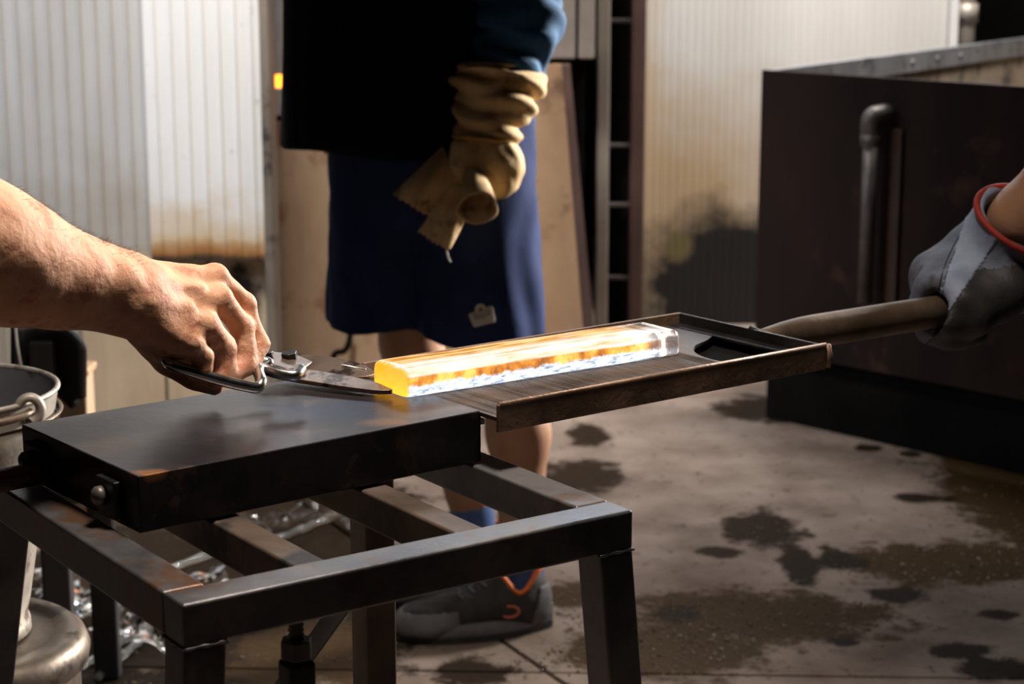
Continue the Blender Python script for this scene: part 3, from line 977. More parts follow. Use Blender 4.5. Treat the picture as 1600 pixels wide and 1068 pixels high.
# ------------------------------------------------------------------ tray (long-handled metal pan)
ZTP = 0.842
t0_, t1_, t2_, t3_ = [atz(*q, ZTP) for q in ((572, 565), (779, 633), (1297, 540), (1066, 485))]
g1 = nrm((t2_ - t1_) + (t3_ - t0_))
g2 = np.array([-g1[1], g1[0], 0])
TL = float(np.dot(t2_ - t1_, g1))
TW = float(np.dot(t0_ - t1_, g2))
tr = thing('metal_tray', t1_ + g1 * TL / 2 + g2 * TW / 2 - [0, 0, 0.026], 'rusty brown flat steel tray with raised edges and a tubular handle', 'tray')


def tp(a, b, z=0.0):
    return t1_ + g1 * a + g2 * b + [0, 0, z]


WH, WT = 0.0265, 0.004
fw = mk('front_wall', *pbox(tp(0, 0, -WH), g1 * TL, g2 * WT, (0, 0, WH)), m_tray, tr, bevel=0.0008)
mk('back_wall', *pbox(tp(0, TW - WT, -WH), g1 * TL, g2 * WT, (0, 0, WH)), m_tray, tr, bevel=0.0008)
ew = mk('end_wall', *pbox(tp(TL - WT, WT, -WH), g1 * WT, g2 * (TW - 2 * WT), (0, 0, WH)), m_black_steel, tr, bevel=0.0008)
mk('ledge', *pbox(tp(TL - 0.022, WT, -0.0145), g1 * 0.018, g2 * (TW - 2 * WT), (0, 0, 0.003)), m_black_steel, ew, bevel=0.0006)
mk('end_bead', *tube([tp(TL + 0.004, 0.003, -WH + 0.001), tp(TL + 0.006, 0.003, -0.014), tp(TL + 0.004, 0.003, -0.0005)], [0.004, 0.0055, 0.004], 8), m_tray, ew, smooth=True)
mk('lip', *tube([tp(0.002, 0.002, 0), tp(TL, 0.002, 0)], 0.0026, 8), m_tray, fw, smooth=True)
# floor plate, cut back in an arc near the handle end, with fine cross ridges
ZF = -0.0125
arc = []
for k in range(19):
    b = WT + (TW - 2 * WT) * k / 18
    f = k / 18
    cut = 0.022
    if 0.02 < f < 0.62:
        cut = 0.022 + 0.085 * math.sqrt(max(0.0, 1 - ((f - 0.27) / 0.35) ** 2)) if abs(f - 0.27) < 0.35 else 0.022
    arc.append(tp(TL - cut, b, ZF - 0.004))
poly = [tp(0.001, WT, ZF - 0.004)] + arc + [tp(0.001, TW - WT, ZF - 0.004)]
fp = mk('floor_plate', *prism(poly, (0, 0, 0.004)), m_tray_floor, tr)
rd = []
rr_ = np.random.default_rng(5)
x = 0.006
while x < TL - 0.112:
    w_ = rr_.uniform(0.0012, 0.0022)
    y0, y1 = WT + 0.001, TW - WT - 0.001
    p = tp(x, y0, ZF)
    rd.append(prism([p, p + g1 * w_, p + g1 * w_ * 0.5 + [0, 0, rr_.uniform(0.0004, 0.0009)]], g2 * (y1 - y0)))
    x += rr_.uniform(0.0035, 0.005)
tag(mk('ridges', *join(rd), m_tray_floor, fp), kind='stuff')
mk('shade_plate', *pbox(tp(TL - 0.13, WT, -WH + 0.0005), g1 * (0.13 - WT), g2 * (TW - 2 * WT), (0, 0, 0.002)), m_dark, tr)  # black plate added below the cut-out so it reads as shade
# handle
hc = tp(TL - 0.002, TW * 0.47, -0.0135)
hd = nrm(g1 + np.array([0.0, 0.0, -0.012]))
hp, hr = [], []
for s_, r_ in ((0, 0.0105), (0.02, 0.0125), (0.05, 0.0165), (0.075, 0.0185), (0.1, 0.0192), (0.24, 0.0195), (0.3, 0.0195), (0.47, 0.0195)):
    hp.append(hc + hd * s_)
    hr.append(r_)
hn = mk('handle', *tube(hp, hr, 28), m_rusty_tube, tr, smooth=True)
wp = []
for k in range(14):
    a = 2 * math.pi * k / 14
    wp.append(hc + hd * 0.003 + g2 * math.cos(a) * 0.016 + np.array([0, 0, 1]) * math.sin(a) * 0.0125 + rng.normal(0, 0.0012, 3))
mk('weld', *tube(wp, [0.004 + 0.0015 * math.sin(i * 2.3) for i in range(14)], 7, closed=True), m_black_steel, hn, smooth=True)

# ------------------------------------------------------------------ glowing bar of hot glass
GA, GB = atz(637, 622, ZP + 0.001), atz(1066, 553, ZP + 0.001)
h1 = nrm(GB - GA)
h2 = np.array([-h1[1], h1[0], 0])
GL = np.linalg.norm(GB - GA)
GW, GH = 0.066, 0.027


def glass_material():
    m = bpy.data.materials.new('hot_glass')
    m.use_nodes = True
    nt = m.node_tree
    L = nt.links
    b = nt.nodes['Principled BSDF']
    out = nt.nodes['Material Output']
    tc = nt.nodes.new('ShaderNodeTexCoord')
    sx = nt.nodes.new('ShaderNodeSeparateXYZ')
    L.new(tc.outputs['Object'], sx.inputs[0])          # x along, y across, z up (object axes are turned)

    def mr(src, a, b_, c=0.0, d=1.0):
        n = nd(nt, 'ShaderNodeMapRange')
        L.new(src, n.inputs[0])
        n.inputs[1].default_value, n.inputs[2].default_value, n.inputs[3].default_value, n.inputs[4].default_value = a, b_, c, d
        return n.outputs[0]

    def noise(scale, st, det=4, rough=0.6):
        mp = nd(nt, 'ShaderNodeMapping')
        mp.inputs['Scale'].default_value = st
        L.new(tc.outputs['Object'], mp.inputs[0])
        n = nd(nt, 'ShaderNodeTexNoise', Scale=scale, Detail=det, Roughness=rough)
        L.new(mp.outputs[0], n.inputs['Vector'])
        return n.outputs[0]

    def mix(f, a, b_):
        n = nd(nt, 'ShaderNodeMix', data_type='RGBA')
        if isinstance(f, float):
            n.inputs[0].default_value = f
        else:
            L.new(f, n.inputs[0])
        for i, q in ((6, a), (7, b_)):
            if isinstance(q, tuple):
                n.inputs[i].default_value = (*q, 1)
            else:
                L.new(q, n.inputs[i])
        return n.outputs[2]

    def math_(op, a, b_):
        n = nd(nt, 'ShaderNodeMath', operation=op)
        for i, q in enumerate((a, b_)):
            if isinstance(q, (int, float)):
                n.inputs[i].default_value = q
            else:
                L.new(q, n.inputs[i])
        return n.outputs[0]
    X, Y, Z = sx.outputs
    n_long = noise(90, (0.12, 1, 1), 5)
    n_tooth = noise(120, (1.0, 0.3, 0.35), 3)
    n_icy = noise(230, (0.3, 1, 1.3), 4, 0.7)
    zj = math_('ADD', Z, math_('MULTIPLY', math_('SUBTRACT', n_tooth, 0.5), 0.011))
    # front side: refraction and sky reflection painted icy white at the bottom, amber above it, white-hot shoulder
    icy = ramp(nt, n_icy, [(0.34, (0.1, 0.16, 0.26)), (0.45, (0.5, 0.62, 0.78)), (0.56, (0.95, 1.0, 1.05))]).outputs[0]
    amber = ramp(nt, noise(75, (0.6, 1, 0.5), 3), [(0.35, (0.3, 0.08, 0.005)), (0.5, (0.8, 0.26, 0.008)), (0.62, (1.2, 0.62, 0.12))]).outputs[0]
    side = mix(mr(zj, 0.0095, 0.0125), icy, amber)
    zs = math_('ADD', Z, math_('MULTIPLY', math_('SUBTRACT', n_long, 0.5), 0.006))
    hot = ramp(nt, n_long, [(0.36, (0.85, 0.46, 0.2)), (0.45, (0.9, 0.72, 0.56)), (0.58, (0.95, 0.88, 0.8))]).outputs[0]
    side = mix(mr(zs, 0.0185, 0.0205), side, hot)
    # top: white-hot by the front shoulder, amber streaks towards the back
    streak = ramp(nt, noise(210, (0.09, 1.2, 1), 5), [(0.38, (0.4, 0.15, 0.03)), (0.47, (0.85, 0.36, 0.04)), (0.58, (1.0, 0.74, 0.38))]).outputs[0]
    yj = math_('ADD', Y, math_('MULTIPLY', math_('SUBTRACT', n_long, 0.5), 0.03))
    top = mix(mr(yj, 0.028, 0.034), hot, streak)
    col = mix(mr(Z, 0.0225, 0.0245), side, top)
    # the sheared end face is an even yellow
    yel = mix(mr(Z, 0.004, 0.022), (1.15, 0.5, 0.0), (1.0, 0.38, 0.0))
    col = mix(mr(X, 0.004, 0.0012), col, yel)
    L.new(mix(mr(X, GL - 0.07, GL - 0.03), (0.1, 0.05, 0.02), (0.9, 0.82, 0.76)), b.inputs['Base Color'])
    b.inputs['Roughness'].default_value = 0.07
    b.inputs['Coat Weight'].default_value = 0.5
    b.inputs['Transmission Weight'].default_value = 1.0
    b.inputs['IOR'].default_value = 1.5
    L.new(col, b.inputs['Emission Color'])
    # the far end has cooled to clear glass with an orange edge left in it
    fade = mr(X, GL - 0.055, GL - 0.03, 1.0, 0.0)
    band = math_('MULTIPLY', mr(X, GL - 0.034, GL - 0.032), mr(X, GL - 0.026, GL - 0.024, 1.0, 0.0))
    st_ = math_('ADD', math_('MULTIPLY', fade, 1.3), math_('MULTIPLY', band, 0.55))
    st_ = math_('ADD', st_, math_('MULTIPLY', math_('MULTIPLY', mr(Z, 0.01, 0.006), noise(160, (1, 1, 1), 3)), 0.25))  # glints along the base, painted as emission too
    L.new(st_, b.inputs['Emission Strength'])
    # hot part is optically dense, the cool end clear
    tr_ = mr(X, GL - 0.07, GL - 0.03, 0.25, 1.0)
    L.new(tr_, b.inputs['Transmission Weight'])
    nb = nd(nt, 'ShaderNodeBump', Strength=0.25, Distance=0.002)
    L.new(n_long, nb.inputs['Height'])
    L.new(nb.outputs[0], b.inputs['Normal'])
    return m


bm = bmesh.new()
prof = []
def arcp(cx, cz, r, a0, a1, n):
    return [(cx + r * math.cos(R(a0 + (a1 - a0) * i / n)), cz + r * math.sin(R(a0 + (a1 - a0) * i / n))) for i in range(n + 1)]
prof += arcp(0.003, 0.003, 0.003, 270, 180, 4)
prof += arcp(0.0095, GH - 0.0095, 0.0095, 180, 90, 8)
prof += arcp(GW - 0.0095, GH - 0.0095, 0.0095, 90, 0, 8)
prof += arcp(GW - 0.003, 0.003, 0.003, 0, -90, 4)
pf = np.array(prof)
cen = np.array([GW / 2, GH * 0.45])
rings = []
xs_ = [(0.0, 0.72), (0.0008, 0.9), (0.0025, 0.97), (0.006, 1.0)] + [(0.006 + (GL - 0.018) * i / 40, 1.0) for i in range(1, 41)] + [(GL - 0.007, 0.985), (GL - 0.003, 0.94), (GL - 0.0008, 0.85), (GL, 0.72)]
for i, (x_, s_) in enumerate(xs_):
    q = cen + (pf - cen) * s_
    q[:, 1] -= q[:, 1].min() if s_ < 1 else 0
    q[:, 1] += 0.0004 * math.sin(x_ * 55) * (q[:, 1] > GH * 0.5)
    q[:, 0] += 0.0006 * math.sin(x_ * 38 + 1)
    rings.append(np.column_stack([np.full(len(q), x_), q[:, 0], q[:, 1]]))
Vg, Fg = loft(rings, True, True)
me = bpy.data.meshes.new('hot_glass_bar')
me.from_pydata(Vg.tolist(), [], Fg)
me.update()
bmg = bmesh.new(); bmg.from_mesh(me); bmesh.ops.recalc_face_normals(bmg, faces=bmg.faces); bmg.to_mesh(me); bmg.free()
me.polygons.foreach_set('use_smooth', [True] * len(me.polygons))
me.materials.append(glass_material())
gb = bpy.data.objects.new('hot_glass_bar', me)
COL.objects.link(gb)
gb.location = GA
gb.rotation_euler = (0, 0, math.atan2(h1[1], h1[0]))
tag(gb, 'glowing orange bar of hot glass lying across tray and slab', 'glass bar')

# ------------------------------------------------------------------ shears
ZH = ZP + 0.012
hub = atz(448, 574, ZP + 0.014)
tipA = atz(614, 614, ZP + 0.004)        # near blade
tipB = atz(588, 586, ZP + 0.010)        # far blade
sh = thing('shears', hub * [1, 1, 0] + [0, 0, ZP], 'steel glass-cutting shears with bright looped handles nipping the bar end', 'shears')


def blade(name, root, tip, wide, thick, curve, side, m, rz=0.0):
    d = tip - root
    Ln = np.linalg.norm(d)
    d = d / Ln
    n_ = nrm(np.cross((0, 0, 1), d))
    n_ = nrm(n_ + np.array([0, 0, rz]))
    up_ = np.cross(d, n_)
    prof_ = [(0.0, -0.4, 0.6), (0.1, -0.5, 0.6), (0.35, -0.5, 0.62), (0.6, -0.48, 0.55), (0.8, -0.42, 0.38), (0.92, -0.32, 0.14), (1.0, -0.12, -0.02)]
    lo_, hi_ = [], []
    for (t, a, b) in prof_:
        off = curve * math.sin(math.pi * t * 0.6) * n_
        lo_.append(root + d * Ln * t + n_ * a * wide * side + off)
        hi_.append(root + d * Ln * t + n_ * b * wide * side + off)
    return mk(name, *prism(spline(lo_, 30).tolist() + spline(hi_, 30)[::-1].tolist(), up_ * thick), m, sh, bevel=0.0006)


b1_ = blade('blade', hub + np.array([0.004, -0.014, -0.006]), tipA, 0.026, 0.0045, 0.0, 1, m_blade, 0.12)
b2_ = blade('blade', hub + np.array([0.004, 0.012, 0.0]), tipB, 0.03, 0.0035, 0.0, 1, m_blade, 0.35)
fx = nrm((tipA + tipB) / 2 - hub)
fy = nrm(np.cross((0, 0, 1), fx))
fz = np.cross(fx, fy)
mk('fuller', *tube([tipB - fx * 0.085 + fz * 0.004 + fy * 0.006, tipB - fx * 0.012 + fz * 0.0042], 0.0008, 6), m_chrome, b2_, smooth=True)


def hpt(a, b, c):
    return hub + fx * a + fy * b + fz * c


piv = mk('pivot_plate', *prism([hpt(-0.03, -0.014, 0.001), hpt(0.012, -0.02, -0.001), hpt(0.024, -0.005, 0.0), hpt(0.02, 0.018, 0.0), hpt(-0.006, 0.028, 0.002), hpt(-0.032, 0.018, 0.003)], fz * 0.006), m_blade, sh, bevel=0.0012)
mk('bolt', *tube([hpt(-0.004, 0.014, 0.003), hpt(-0.005, 0.012, 0.013)], 0.0085, 6), m_black_steel, piv, bevel=0.001)
mk('bolt', *tube([hpt(-0.022, -0.001, 0.003), hpt(-0.023, -0.002, 0.014)], 0.0075, 6), m_black_steel, piv, bevel=0.001)
# near handle: flat bright arm along the pivot, then a closed loop of round rod
arm = spline([at(470, 576, 1.80), at(461, 586, 1.785), at(440, 584, 1.785), at(415, 577, 1.79), at(396, 572, 1.79)], 24)
mk('handle_arm', *tube(arm, 0.0058, 12), m_chrome, sh, smooth=True)
loop = spline([at(398, 570, 1.785), at(404, 583, 1.772), at(408, 597, 1.755), at(402, 605, 1.748), at(385, 603, 1.742), at(350, 595, 1.732), at(312, 584, 1.722), at(280, 574, 1.716), at(262, 565, 1.722), at(268, 556, 1.745), at(310, 553, 1.775), at(360, 560, 1.79)], 72, closed=True)
mk('handle_loop', *tube(loop, 0.0056, 12, closed=True), m_chrome, sh, smooth=True)
loop2 = spline([at(420, 566, 1.83), at(395, 560, 1.83), at(350, 548, 1.825), at(300, 545, 1.81), at(285, 556, 1.80), at(320, 570, 1.80), at(370, 576, 1.81), at(405, 574, 1.82)], 60, closed=True)
mk('handle_loop', *tube(loop2, 0.005, 12, closed=True), m_chrome, sh, smooth=True)

# ------------------------------------------------------------------ bucket on a round steel drum, far left
BC = np.array([at(-98, 605, 2.2)[0], 2.2, 0.0])
zr = at(90, 607, 2.2)[2]
zd = 0.447
hB = zr - zd
bu = thing('bucket', (BC[0], BC[1], zd), 'old galvanised bucket with wire bail standing on the round drum', 'bucket')
RT, RB = 0.138, 0.09
wall = [(0.0, 0.004), (RB - 0.004, 0.004), (RB + 0.003, 0.0), (RB + 0.002, 0.012), (RB - 0.001, 0.02)]
for i in range(1, 14):
    f = i / 13
    wall.append((RB + (RT - RB) * f + (0.0015 if i in (5, 9) else 0), 0.02 + (hB - 0.026) * f))
mk('wall', *revolve(wall, (BC[0], BC[1], zd), 72), m_galv, bu, smooth=True)
mk('inner_wall', *revolve([(0.0, 0.012), (RB - 0.006, 0.012), (RT - 0.003, hB - 0.004)], (BC[0], BC[1], zd), 72), m_galv_in, bu, smooth=True)
rim = [(BC[0] + RT * math.cos(2 * math.pi * k / 64), BC[1] + RT * math.sin(2 * math.pi * k / 64), zr - 0.002) for k in range(64)]
mk('rim', *tube(rim, 0.0032, 10, closed=True), m_galv, bu, smooth=True)
for sgn in (1, -1):
    a_e = R(-28) if sgn > 0 else R(152)
    ec = np.array([BC[0] + (RT + 0.004) * math.cos(a_e), BC[1] + (RT + 0.004) * math.sin(a_e), zr - 0.012])
    tg = np.array([-math.sin(a_e), math.cos(a_e), 0])
    tg = nrm(tg * 0.35 + np.array([1.0, 0, 0]) * sgn)
    ring = [ec + np.array([0, -0.004, 0.004]) + tg * 0.0125 * math.cos(t) + np.array([0, 0, 1]) * 0.0145 * math.sin(t) for t in np.linspace(R(-120), R(165), 26)]
    ear = mk('ear', *tube(ring, [0.0085 - 0.002 * (i / 25) for i in range(26)], 12, flat=0.8), m_galv, bu, smooth=True)
    if sgn > 0:
        e_r = ec
        ear_r = ear
    else:
        e_l = ec
rd_ = np.array([math.cos(R(-28)), math.sin(R(-28)), 0])
bl = [e_r + np.array([0.004, -0.012, 0.004])]
for k in range(1, 24):
    a = math.pi * k / 24
    mid_ = (e_r + e_l) / 2
    ax1 = (e_r - e_l) / 2
    down = nrm(np.array([-rd_[1] * -1, -1.0, -0.05]))
    bl.append(mid_ + ax1 * 1.06 * math.cos(a) + down * 0.15 * math.sin(a) + [0, 0, 0.002])
bl.append(e_l)
mk('bail', *tube(bl, 0.0048, 10), m_rusty_tube, bu, smooth=True)
hoop = [(BC[0] + (RT + 0.003) * math.cos(2 * math.pi * k / 64), BC[1] + (RT + 0.003) * math.sin(2 * math.pi * k / 64), zr - 0.03) for k in range(64)]
mk('hoop', *tube(hoop, 0.0022, 8, closed=True), m_rusty_tube, bu, smooth=True)
sm = [np.array([BC[0] + (RB + (RT - RB) * f + 0.002) * math.cos(R(-52)), BC[1] + (RB + (RT - RB) * f + 0.002) * math.sin(R(-52)), zd + 0.01 + (hB - 0.04) * f]) for f in np.linspace(0, 1, 8)]
mk('seam', *tube(sm, 0.003, 8), m_galv, bu, smooth=True)

du = thing('steel_drum', (BC[0], BC[1], 0), 'round dented steel drum with a rolled lid edge under the bucket', 'drum')
RD = 0.162
mk('lid', *revolve([(0.0, zd - 0.003), (0.1, zd - 0.003), (0.122, zd - 0.006), (0.128, zd - 0.002), (0.148, zd - 0.004), (0.157, zd - 0.012), (RD, zd - 0.026), (RD - 0.003, zd - 0.042), (RD - 0.012, zd - 0.05)], (BC[0], BC[1], 0), 72), m_drum, du, smooth=True)
mk('shell', *revolve([(0, 0.0), (RD - 0.014, 0.0), (RD - 0.014, 0.13), (RD - 0.008, 0.14), (RD - 0.014, 0.15), (RD - 0.014, 0.27), (RD - 0.008, 0.28), (RD - 0.014, 0.29), (RD - 0.013, zd - 0.046)], (BC[0], BC[1], 0), 64), m_drum, du, smooth=True)

# ------------------------------------------------------------------ black moulded chair behind the bucket
CY = 2.85
ch = thing('plastic_chair', at(70, 900, CY) * [1, 1, 0] + [0, 0, 0], 'black moulded chair with a curved back behind the bucket', 'chair')


def shell(u_, v_):
    px = 22 + (130 - 22) * u_
    ytop = 508 + 34 * max(0, (u_ - 0.55) / 0.45) ** 2.2
    ybot = 640 - 50 * math.sin(math.pi * min(1, u_ * 1.05)) ** 2 * (0.4 + 0.6 * u_) + (0 if u_ < .9 else -18)
    return at(px, ytop + (ybot - ytop) * v_, CY + 0.06 * (1 - (2 * u_ - 1) ** 2) + 0.05 * v_)


bkp = mk('backrest', *gridsurf(shell, 24, 14), m_blackplastic, ch, smooth=True, solid=0.012)
mk('edge', *tube(spline([at(24, 510, CY - 0.01), at(27, 540, CY - 0.01), at(33, 572, CY - 0.01), at(36, 600, CY - 0.01)], 20), 0.0022, 8), m_white_post, bkp, smooth=True)
pz = at(60, 700, CY)
mk('seat', *pbox((pz[0] - 0.26, CY - 0.02, 0.43), (0.32, 0, 0), (0, 0.36, 0), (0, 0, 0.03)), m_blackplastic, ch, bevel=0.012, seg=3)
for (dx, dy) in ((-0.22, 0.0), (0.02, 0.0), (-0.22, 0.32), (0.02, 0.32)):
    mk('leg', *bar((pz[0] + dx, CY + dy, 0), (pz[0] + dx * 0.95, CY + dy, 0.46), 0.045, 0.03, up=(0, 1, 0)), m_blackplastic, ch, bevel=0.006)
for dx in (-0.2, 0.0):
    mk('back_post', *bar((pz[0] + dx, CY + 0.06, 0.42), (pz[0] + dx, CY + 0.05, 0.66), 0.04, 0.02, up=(0, 1, 0)), m_blackplastic, ch, bevel=0.005)
bx = thing('crate_post', at(110, 900, 3.6) * [1, 1, 0], 'short scuffed beige post standing behind the black chair', 'post')
mk('shaft', *pbox(at(84, 640, 3.6) * [1, 1, 0], (0.065, 0, 0), (0, 0.07, 0), (0, 0, at(100, 588, 3.6)[2])), m_furn, bx, bevel=0.006)
mk('cap', *pbox(at(80, 640, 3.595) * [1, 1, 0] + [0, 0, at(100, 588, 3.6)[2]], (0.075, 0, 0), (0, 0.08, 0), (0, 0, 0.015)), m_rust_sheet, bx, bevel=0.004)

# ------------------------------------------------------------------ glass canes and a crumpled clear film on the floor under the stand
m_cane = bpy.data.materials.new('clear_glass')
m_cane.use_nodes = True
_b = m_cane.node_tree.nodes['Principled BSDF']
_b.inputs['Base Color'].default_value = (0.8, 0.85, 0.85, 1)
_b.inputs['Roughness'].default_value = 0.05
_b.inputs['Transmission Weight'].default_value = 0.85
cane_spots = [
    ((70, 985), (240, 890), 'long clear glass cane lying nearest the drum'), ((95, 1060), (250, 965), 'clear glass cane with its tip under the front left leg'),
    ((150, 1060), (235, 985), 'short clear glass cane in front of the other canes'), ((80, 925), (170, 875), 'short clear glass cane farthest back by the drum'),
    ((235, 900), (420, 830), 'clear glass cane under the left side of the stand'), ((425, 845), (535, 800), 'clear glass cane seen between the stand crossbars'),
]
for (p, q, lb) in cane_spots:
    a, b = atz(*p, 0.009), atz(*q, 0.009)
    n = 14
    pts = [a + (b - a) * i / n + np.array([0, 0, 0]) + rng.normal(0, 0.0012, 3) * [1, 1, 0] for i in range(n + 1)]
    rr = [0.0075 + 0.0012 * math.sin(i * 1.3) for i in range(n + 1)]
    tag(mk('glass_cane', *tube(pts, rr, 10), m_cane, smooth=True), lb, 'glass cane', 'glass canes on the floor')


def film(cx, cy, sx_, sy_, seed, label):
    rs_ = np.random.default_rng(seed)
    ph = rs_.uniform(0, 6.28, 12)
    c = atz(cx, cy, 0)

    def f(u_, v_):
        x, y = (u_ - .5) * sx_, (v_ - .5) * sy_
        h = 0
        for i in range(6):
            d = ph[i]
            h += abs(math.sin((x * math.cos(d) + y * math.sin(d)) * (18 + 9 * i) + ph[i + 6])) * 0.03 / (1 + 0.7 * i)
        return c + np.array([x + 0.02 * math.sin(y * 30), y, 0.004 + h])
    o = mk('plastic_film', *gridsurf(f, 44, 44), m_film)
    return tag(o, label, 'plastic film', 'crumpled film on the floor')


m_film = bpy.data.materials.new('clear_film')
m_film.use_nodes = True
_nt = m_film.node_tree
_nt.nodes.remove(_nt.nodes['Principled BSDF'])
_tr, _gl, _fr, _mx = [_nt.nodes.new(k) for k in ('ShaderNodeBsdfTransparent', 'ShaderNodeBsdfGlossy', 'ShaderNodeFresnel', 'ShaderNodeMixShader')]
_gl.inputs['Roughness'].default_value = 0.12
_fr.inputs['IOR'].default_value = 1.28
_nt.links.new(_fr.outputs[0], _mx.inputs[0])
_nt.links.new(_tr.outputs[0], _mx.inputs[1])
_nt.links.new(_gl.outputs[0], _mx.inputs[2])
_nt.links.new(_mx.outputs[0], _nt.nodes['Material Output'].inputs[0])
film(175, 985, 0.42, 0.4, 3, 'crumpled clear plastic film on the wet floor beside the drum')
film(470, 830, 0.3, 0.3, 5, 'small crumpled clear film on the floor behind the stand')

# ------------------------------------------------------------------ bare arm and hand holding the shears (left)
def chain(P, pts, k=0.004):
    d = None
    for i in range(len(pts) - 1):
        (a, ra), (b, rb) = pts[i], pts[i + 1]
        e = caps(P, a, b, ra, rb)
        d = e if d is None else smin(d, e, k)
    return d


fore = [(at(-330, 250, 1.5), 0.058), (at(-160, 330, 1.55), 0.060), (at(-40, 385, 1.6), 0.056), (at(25, 412, 1.63), 0.0505), (at(105, 437, 1.665), 0.0405), (at(160, 450, 1.69), 0.0345), (at(205, 460, 1.705), 0.0325)]
meta = [((205, 436, 1.728), (334, 438, 1.783), 0.0205, 0.0135), ((203, 448, 1.712), (338, 472, 1.762), 0.021, 0.0125),
        ((205, 466, 1.70), (316, 511, 1.735), 0.021, 0.0122), ((208, 486, 1.695), (294, 536, 1.715), 0.02, 0.0118)]
fing = [
    [((338, 434, 1.785), 0.0122), ((381, 475, 1.805), 0.0114), ((406, 538, 1.80), 0.0094), ((392, 566, 1.782), 0.0082)],
    [((344, 468, 1.766), 0.0124), ((379, 508, 1.787), 0.0115), ((385, 569, 1.777), 0.0097), ((362, 588, 1.758), 0.0084)],
    [((322, 511, 1.74), 0.012), ((348, 543, 1.755), 0.0112), ((352, 579, 1.752), 0.0102), ((336, 594, 1.744), 0.0086)],
    [((298, 539, 1.72), 0.0112), ((316, 558, 1.728), 0.0102), ((318, 576, 1.727), 0.0092), ((302, 582, 1.73), 0.008)],
]
thumb = [((215, 500, 1.75), 0.02), ((262, 562, 1.785), 0.0145), ((305, 588, 1.79), 0.0118), ((335, 600, 1.79), 0.0095)]


def hand_sdf(P):
    d = chain(P, fore, 0.02)
    pm = None
    for (a, b, ra, rb) in meta:
        e = caps(P, at(*a), at(*b), ra, rb)
        pm = e if pm is None else smin(pm, e, 0.011)
    pm = smin(pm, caps(P, at(228, 505, 1.72), at(275, 540, 1.73), 0.02, 0.015), 0.012)
    pm = smin(pm, caps(P, at(255, 480, 1.755), at(305, 500, 1.765), 0.021, 0.016), 0.012)
    pm = smin(pm, caps(P, at(262, 540, 1.755), at(318, 565, 1.768), 0.016, 0.013), 0.012)
    d = smin(d, pm, 0.022)
    fg = None
    for c in fing:
        e = chain(P, [(at(*p), r) for p, r in c], 0.0035)
        # knuckle swelling
        e = smin(e, np.linalg.norm(P - at(*c[1][0]).astype(np.float32), axis=1) - (c[1][1] + 0.0008), 0.003)
        fg = e if fg is None else smin(fg, e, 0.0012)
    th = chain(P, [(at(*p), r) for p, r in thumb], 0.005)
    d = smin(d, th, 0.012)
    d = smin(d, fg, 0.006)
    for c in fing:      # bony knuckles
        d = smin(d, np.linalg.norm(P - (at(*c[0][0]) + [0, -0.002, 0.003]).astype(np.float32), axis=1) - (c[0][1] - 0.0012), 0.007)
    # wrist bone, veins and skin folds
    d = smin(d, np.linalg.norm(P - at(192, 432, 1.675).astype(np.float32), axis=1) - 0.012, 0.012)
    for vn in ([(150, 440, 1.655), (215, 447, 1.675), (265, 445, 1.715), (315, 448, 1.745)], [(225, 470, 1.675), (262, 478, 1.7), (300, 478, 1.722)], [(60, 400, 1.588), (110, 425, 1.62), (160, 437, 1.655)]):
        d = smin(d, chain(P, [(at(*q) , 0.0022) for q in vn]), 0.006)
    d = d + 0.0007 * wob(P, 120, 2) + 0.0012 * wob(P, 45, 4)
    return d


pl_ = thing('person', (-0.8, 1.62, 0), 'bare hairy forearm reaching in from the left, hand gripping the shears', 'person')
hl = np.array([at(*p) for p in ((-330, 250, 1.5), (-330, 520, 1.5), (420, 400, 1.83), (420, 620, 1.70), (0, 250, 1.6))])
hand_o = sdfmk('body', hand_sdf, hl.min(0) - [0.06, 0.08, 0.03], hl.max(0) + [0.02, 0.02, 0.05], 0.0026, m_skin, pl_)
# short dark hairs along the upper forearm: too many to count
hs_ = []
hr_ = np.random.default_rng(11)
axis_pts = spline([p for p, r in fore[2:]], 60)
rad_pts = np.interp(np.linspace(0, 1, len(axis_pts)), np.linspace(0, 1, 5), [r for p, r in fore[2:]])
cnd = []
for _ in range(750):
    i = hr_.integers(0, len(axis_pts) - 4)
    a = hr_.normal(R(98), R(24))
    ax = nrm(axis_pts[min(i + 2, len(axis_pts) - 1)] - axis_pts[i])
    sd = nrm(np.cross(ax, (0, 0, 1)))
    uu = np.cross(sd, ax)
    n_ = sd * math.cos(a) + uu * math.sin(a)
    cnd.append((axis_pts[i], n_, ax, rad_pts[i]))
P0 = np.array([c[0] for c in cnd], np.float32)
N0 = np.array([c[1] for c in cnd], np.float32)
tt = np.array([c[3] for c in cnd], np.float32) * 0.6
for _ in range(24):
    tt += hand_sdf(P0 + N0 * tt[:, None]) * -0.7
for i, c in enumerate(cnd):
    if tt[i] <= 0.01 or tt[i] > 0.09:
        continue
    p = c[0] + c[1] * float(tt[i])
    ln = hr_.uniform(0.004, 0.009)
    d_ = nrm(c[1] * 0.55 + c[2] * hr_.uniform(0.5, 1.1) + hr_.normal(0, 0.2, 3))
    s_ = nrm(np.cross(d_, c[1])) * 0.00016
    tpt = p + d_ * ln + c[2] * 0.001
    hs_.append((np.array([p - s_, p + s_, p + c[1] * 0.0002, tpt]), [(0, 1, 3), (1, 2, 3), (2, 0, 3)]))
tag(mk('arm_hair', *join(hs_), m_hair, pl_), kind='stuff')

# ------------------------------------------------------------------ gloved hand on the tray handle (right)
HG = hc + hd * 0.375
gx = hd
gy = nrm(np.cross((0, 0, 1), gx))      # away from the camera, to the left
gz = np.cross(gx, gy)


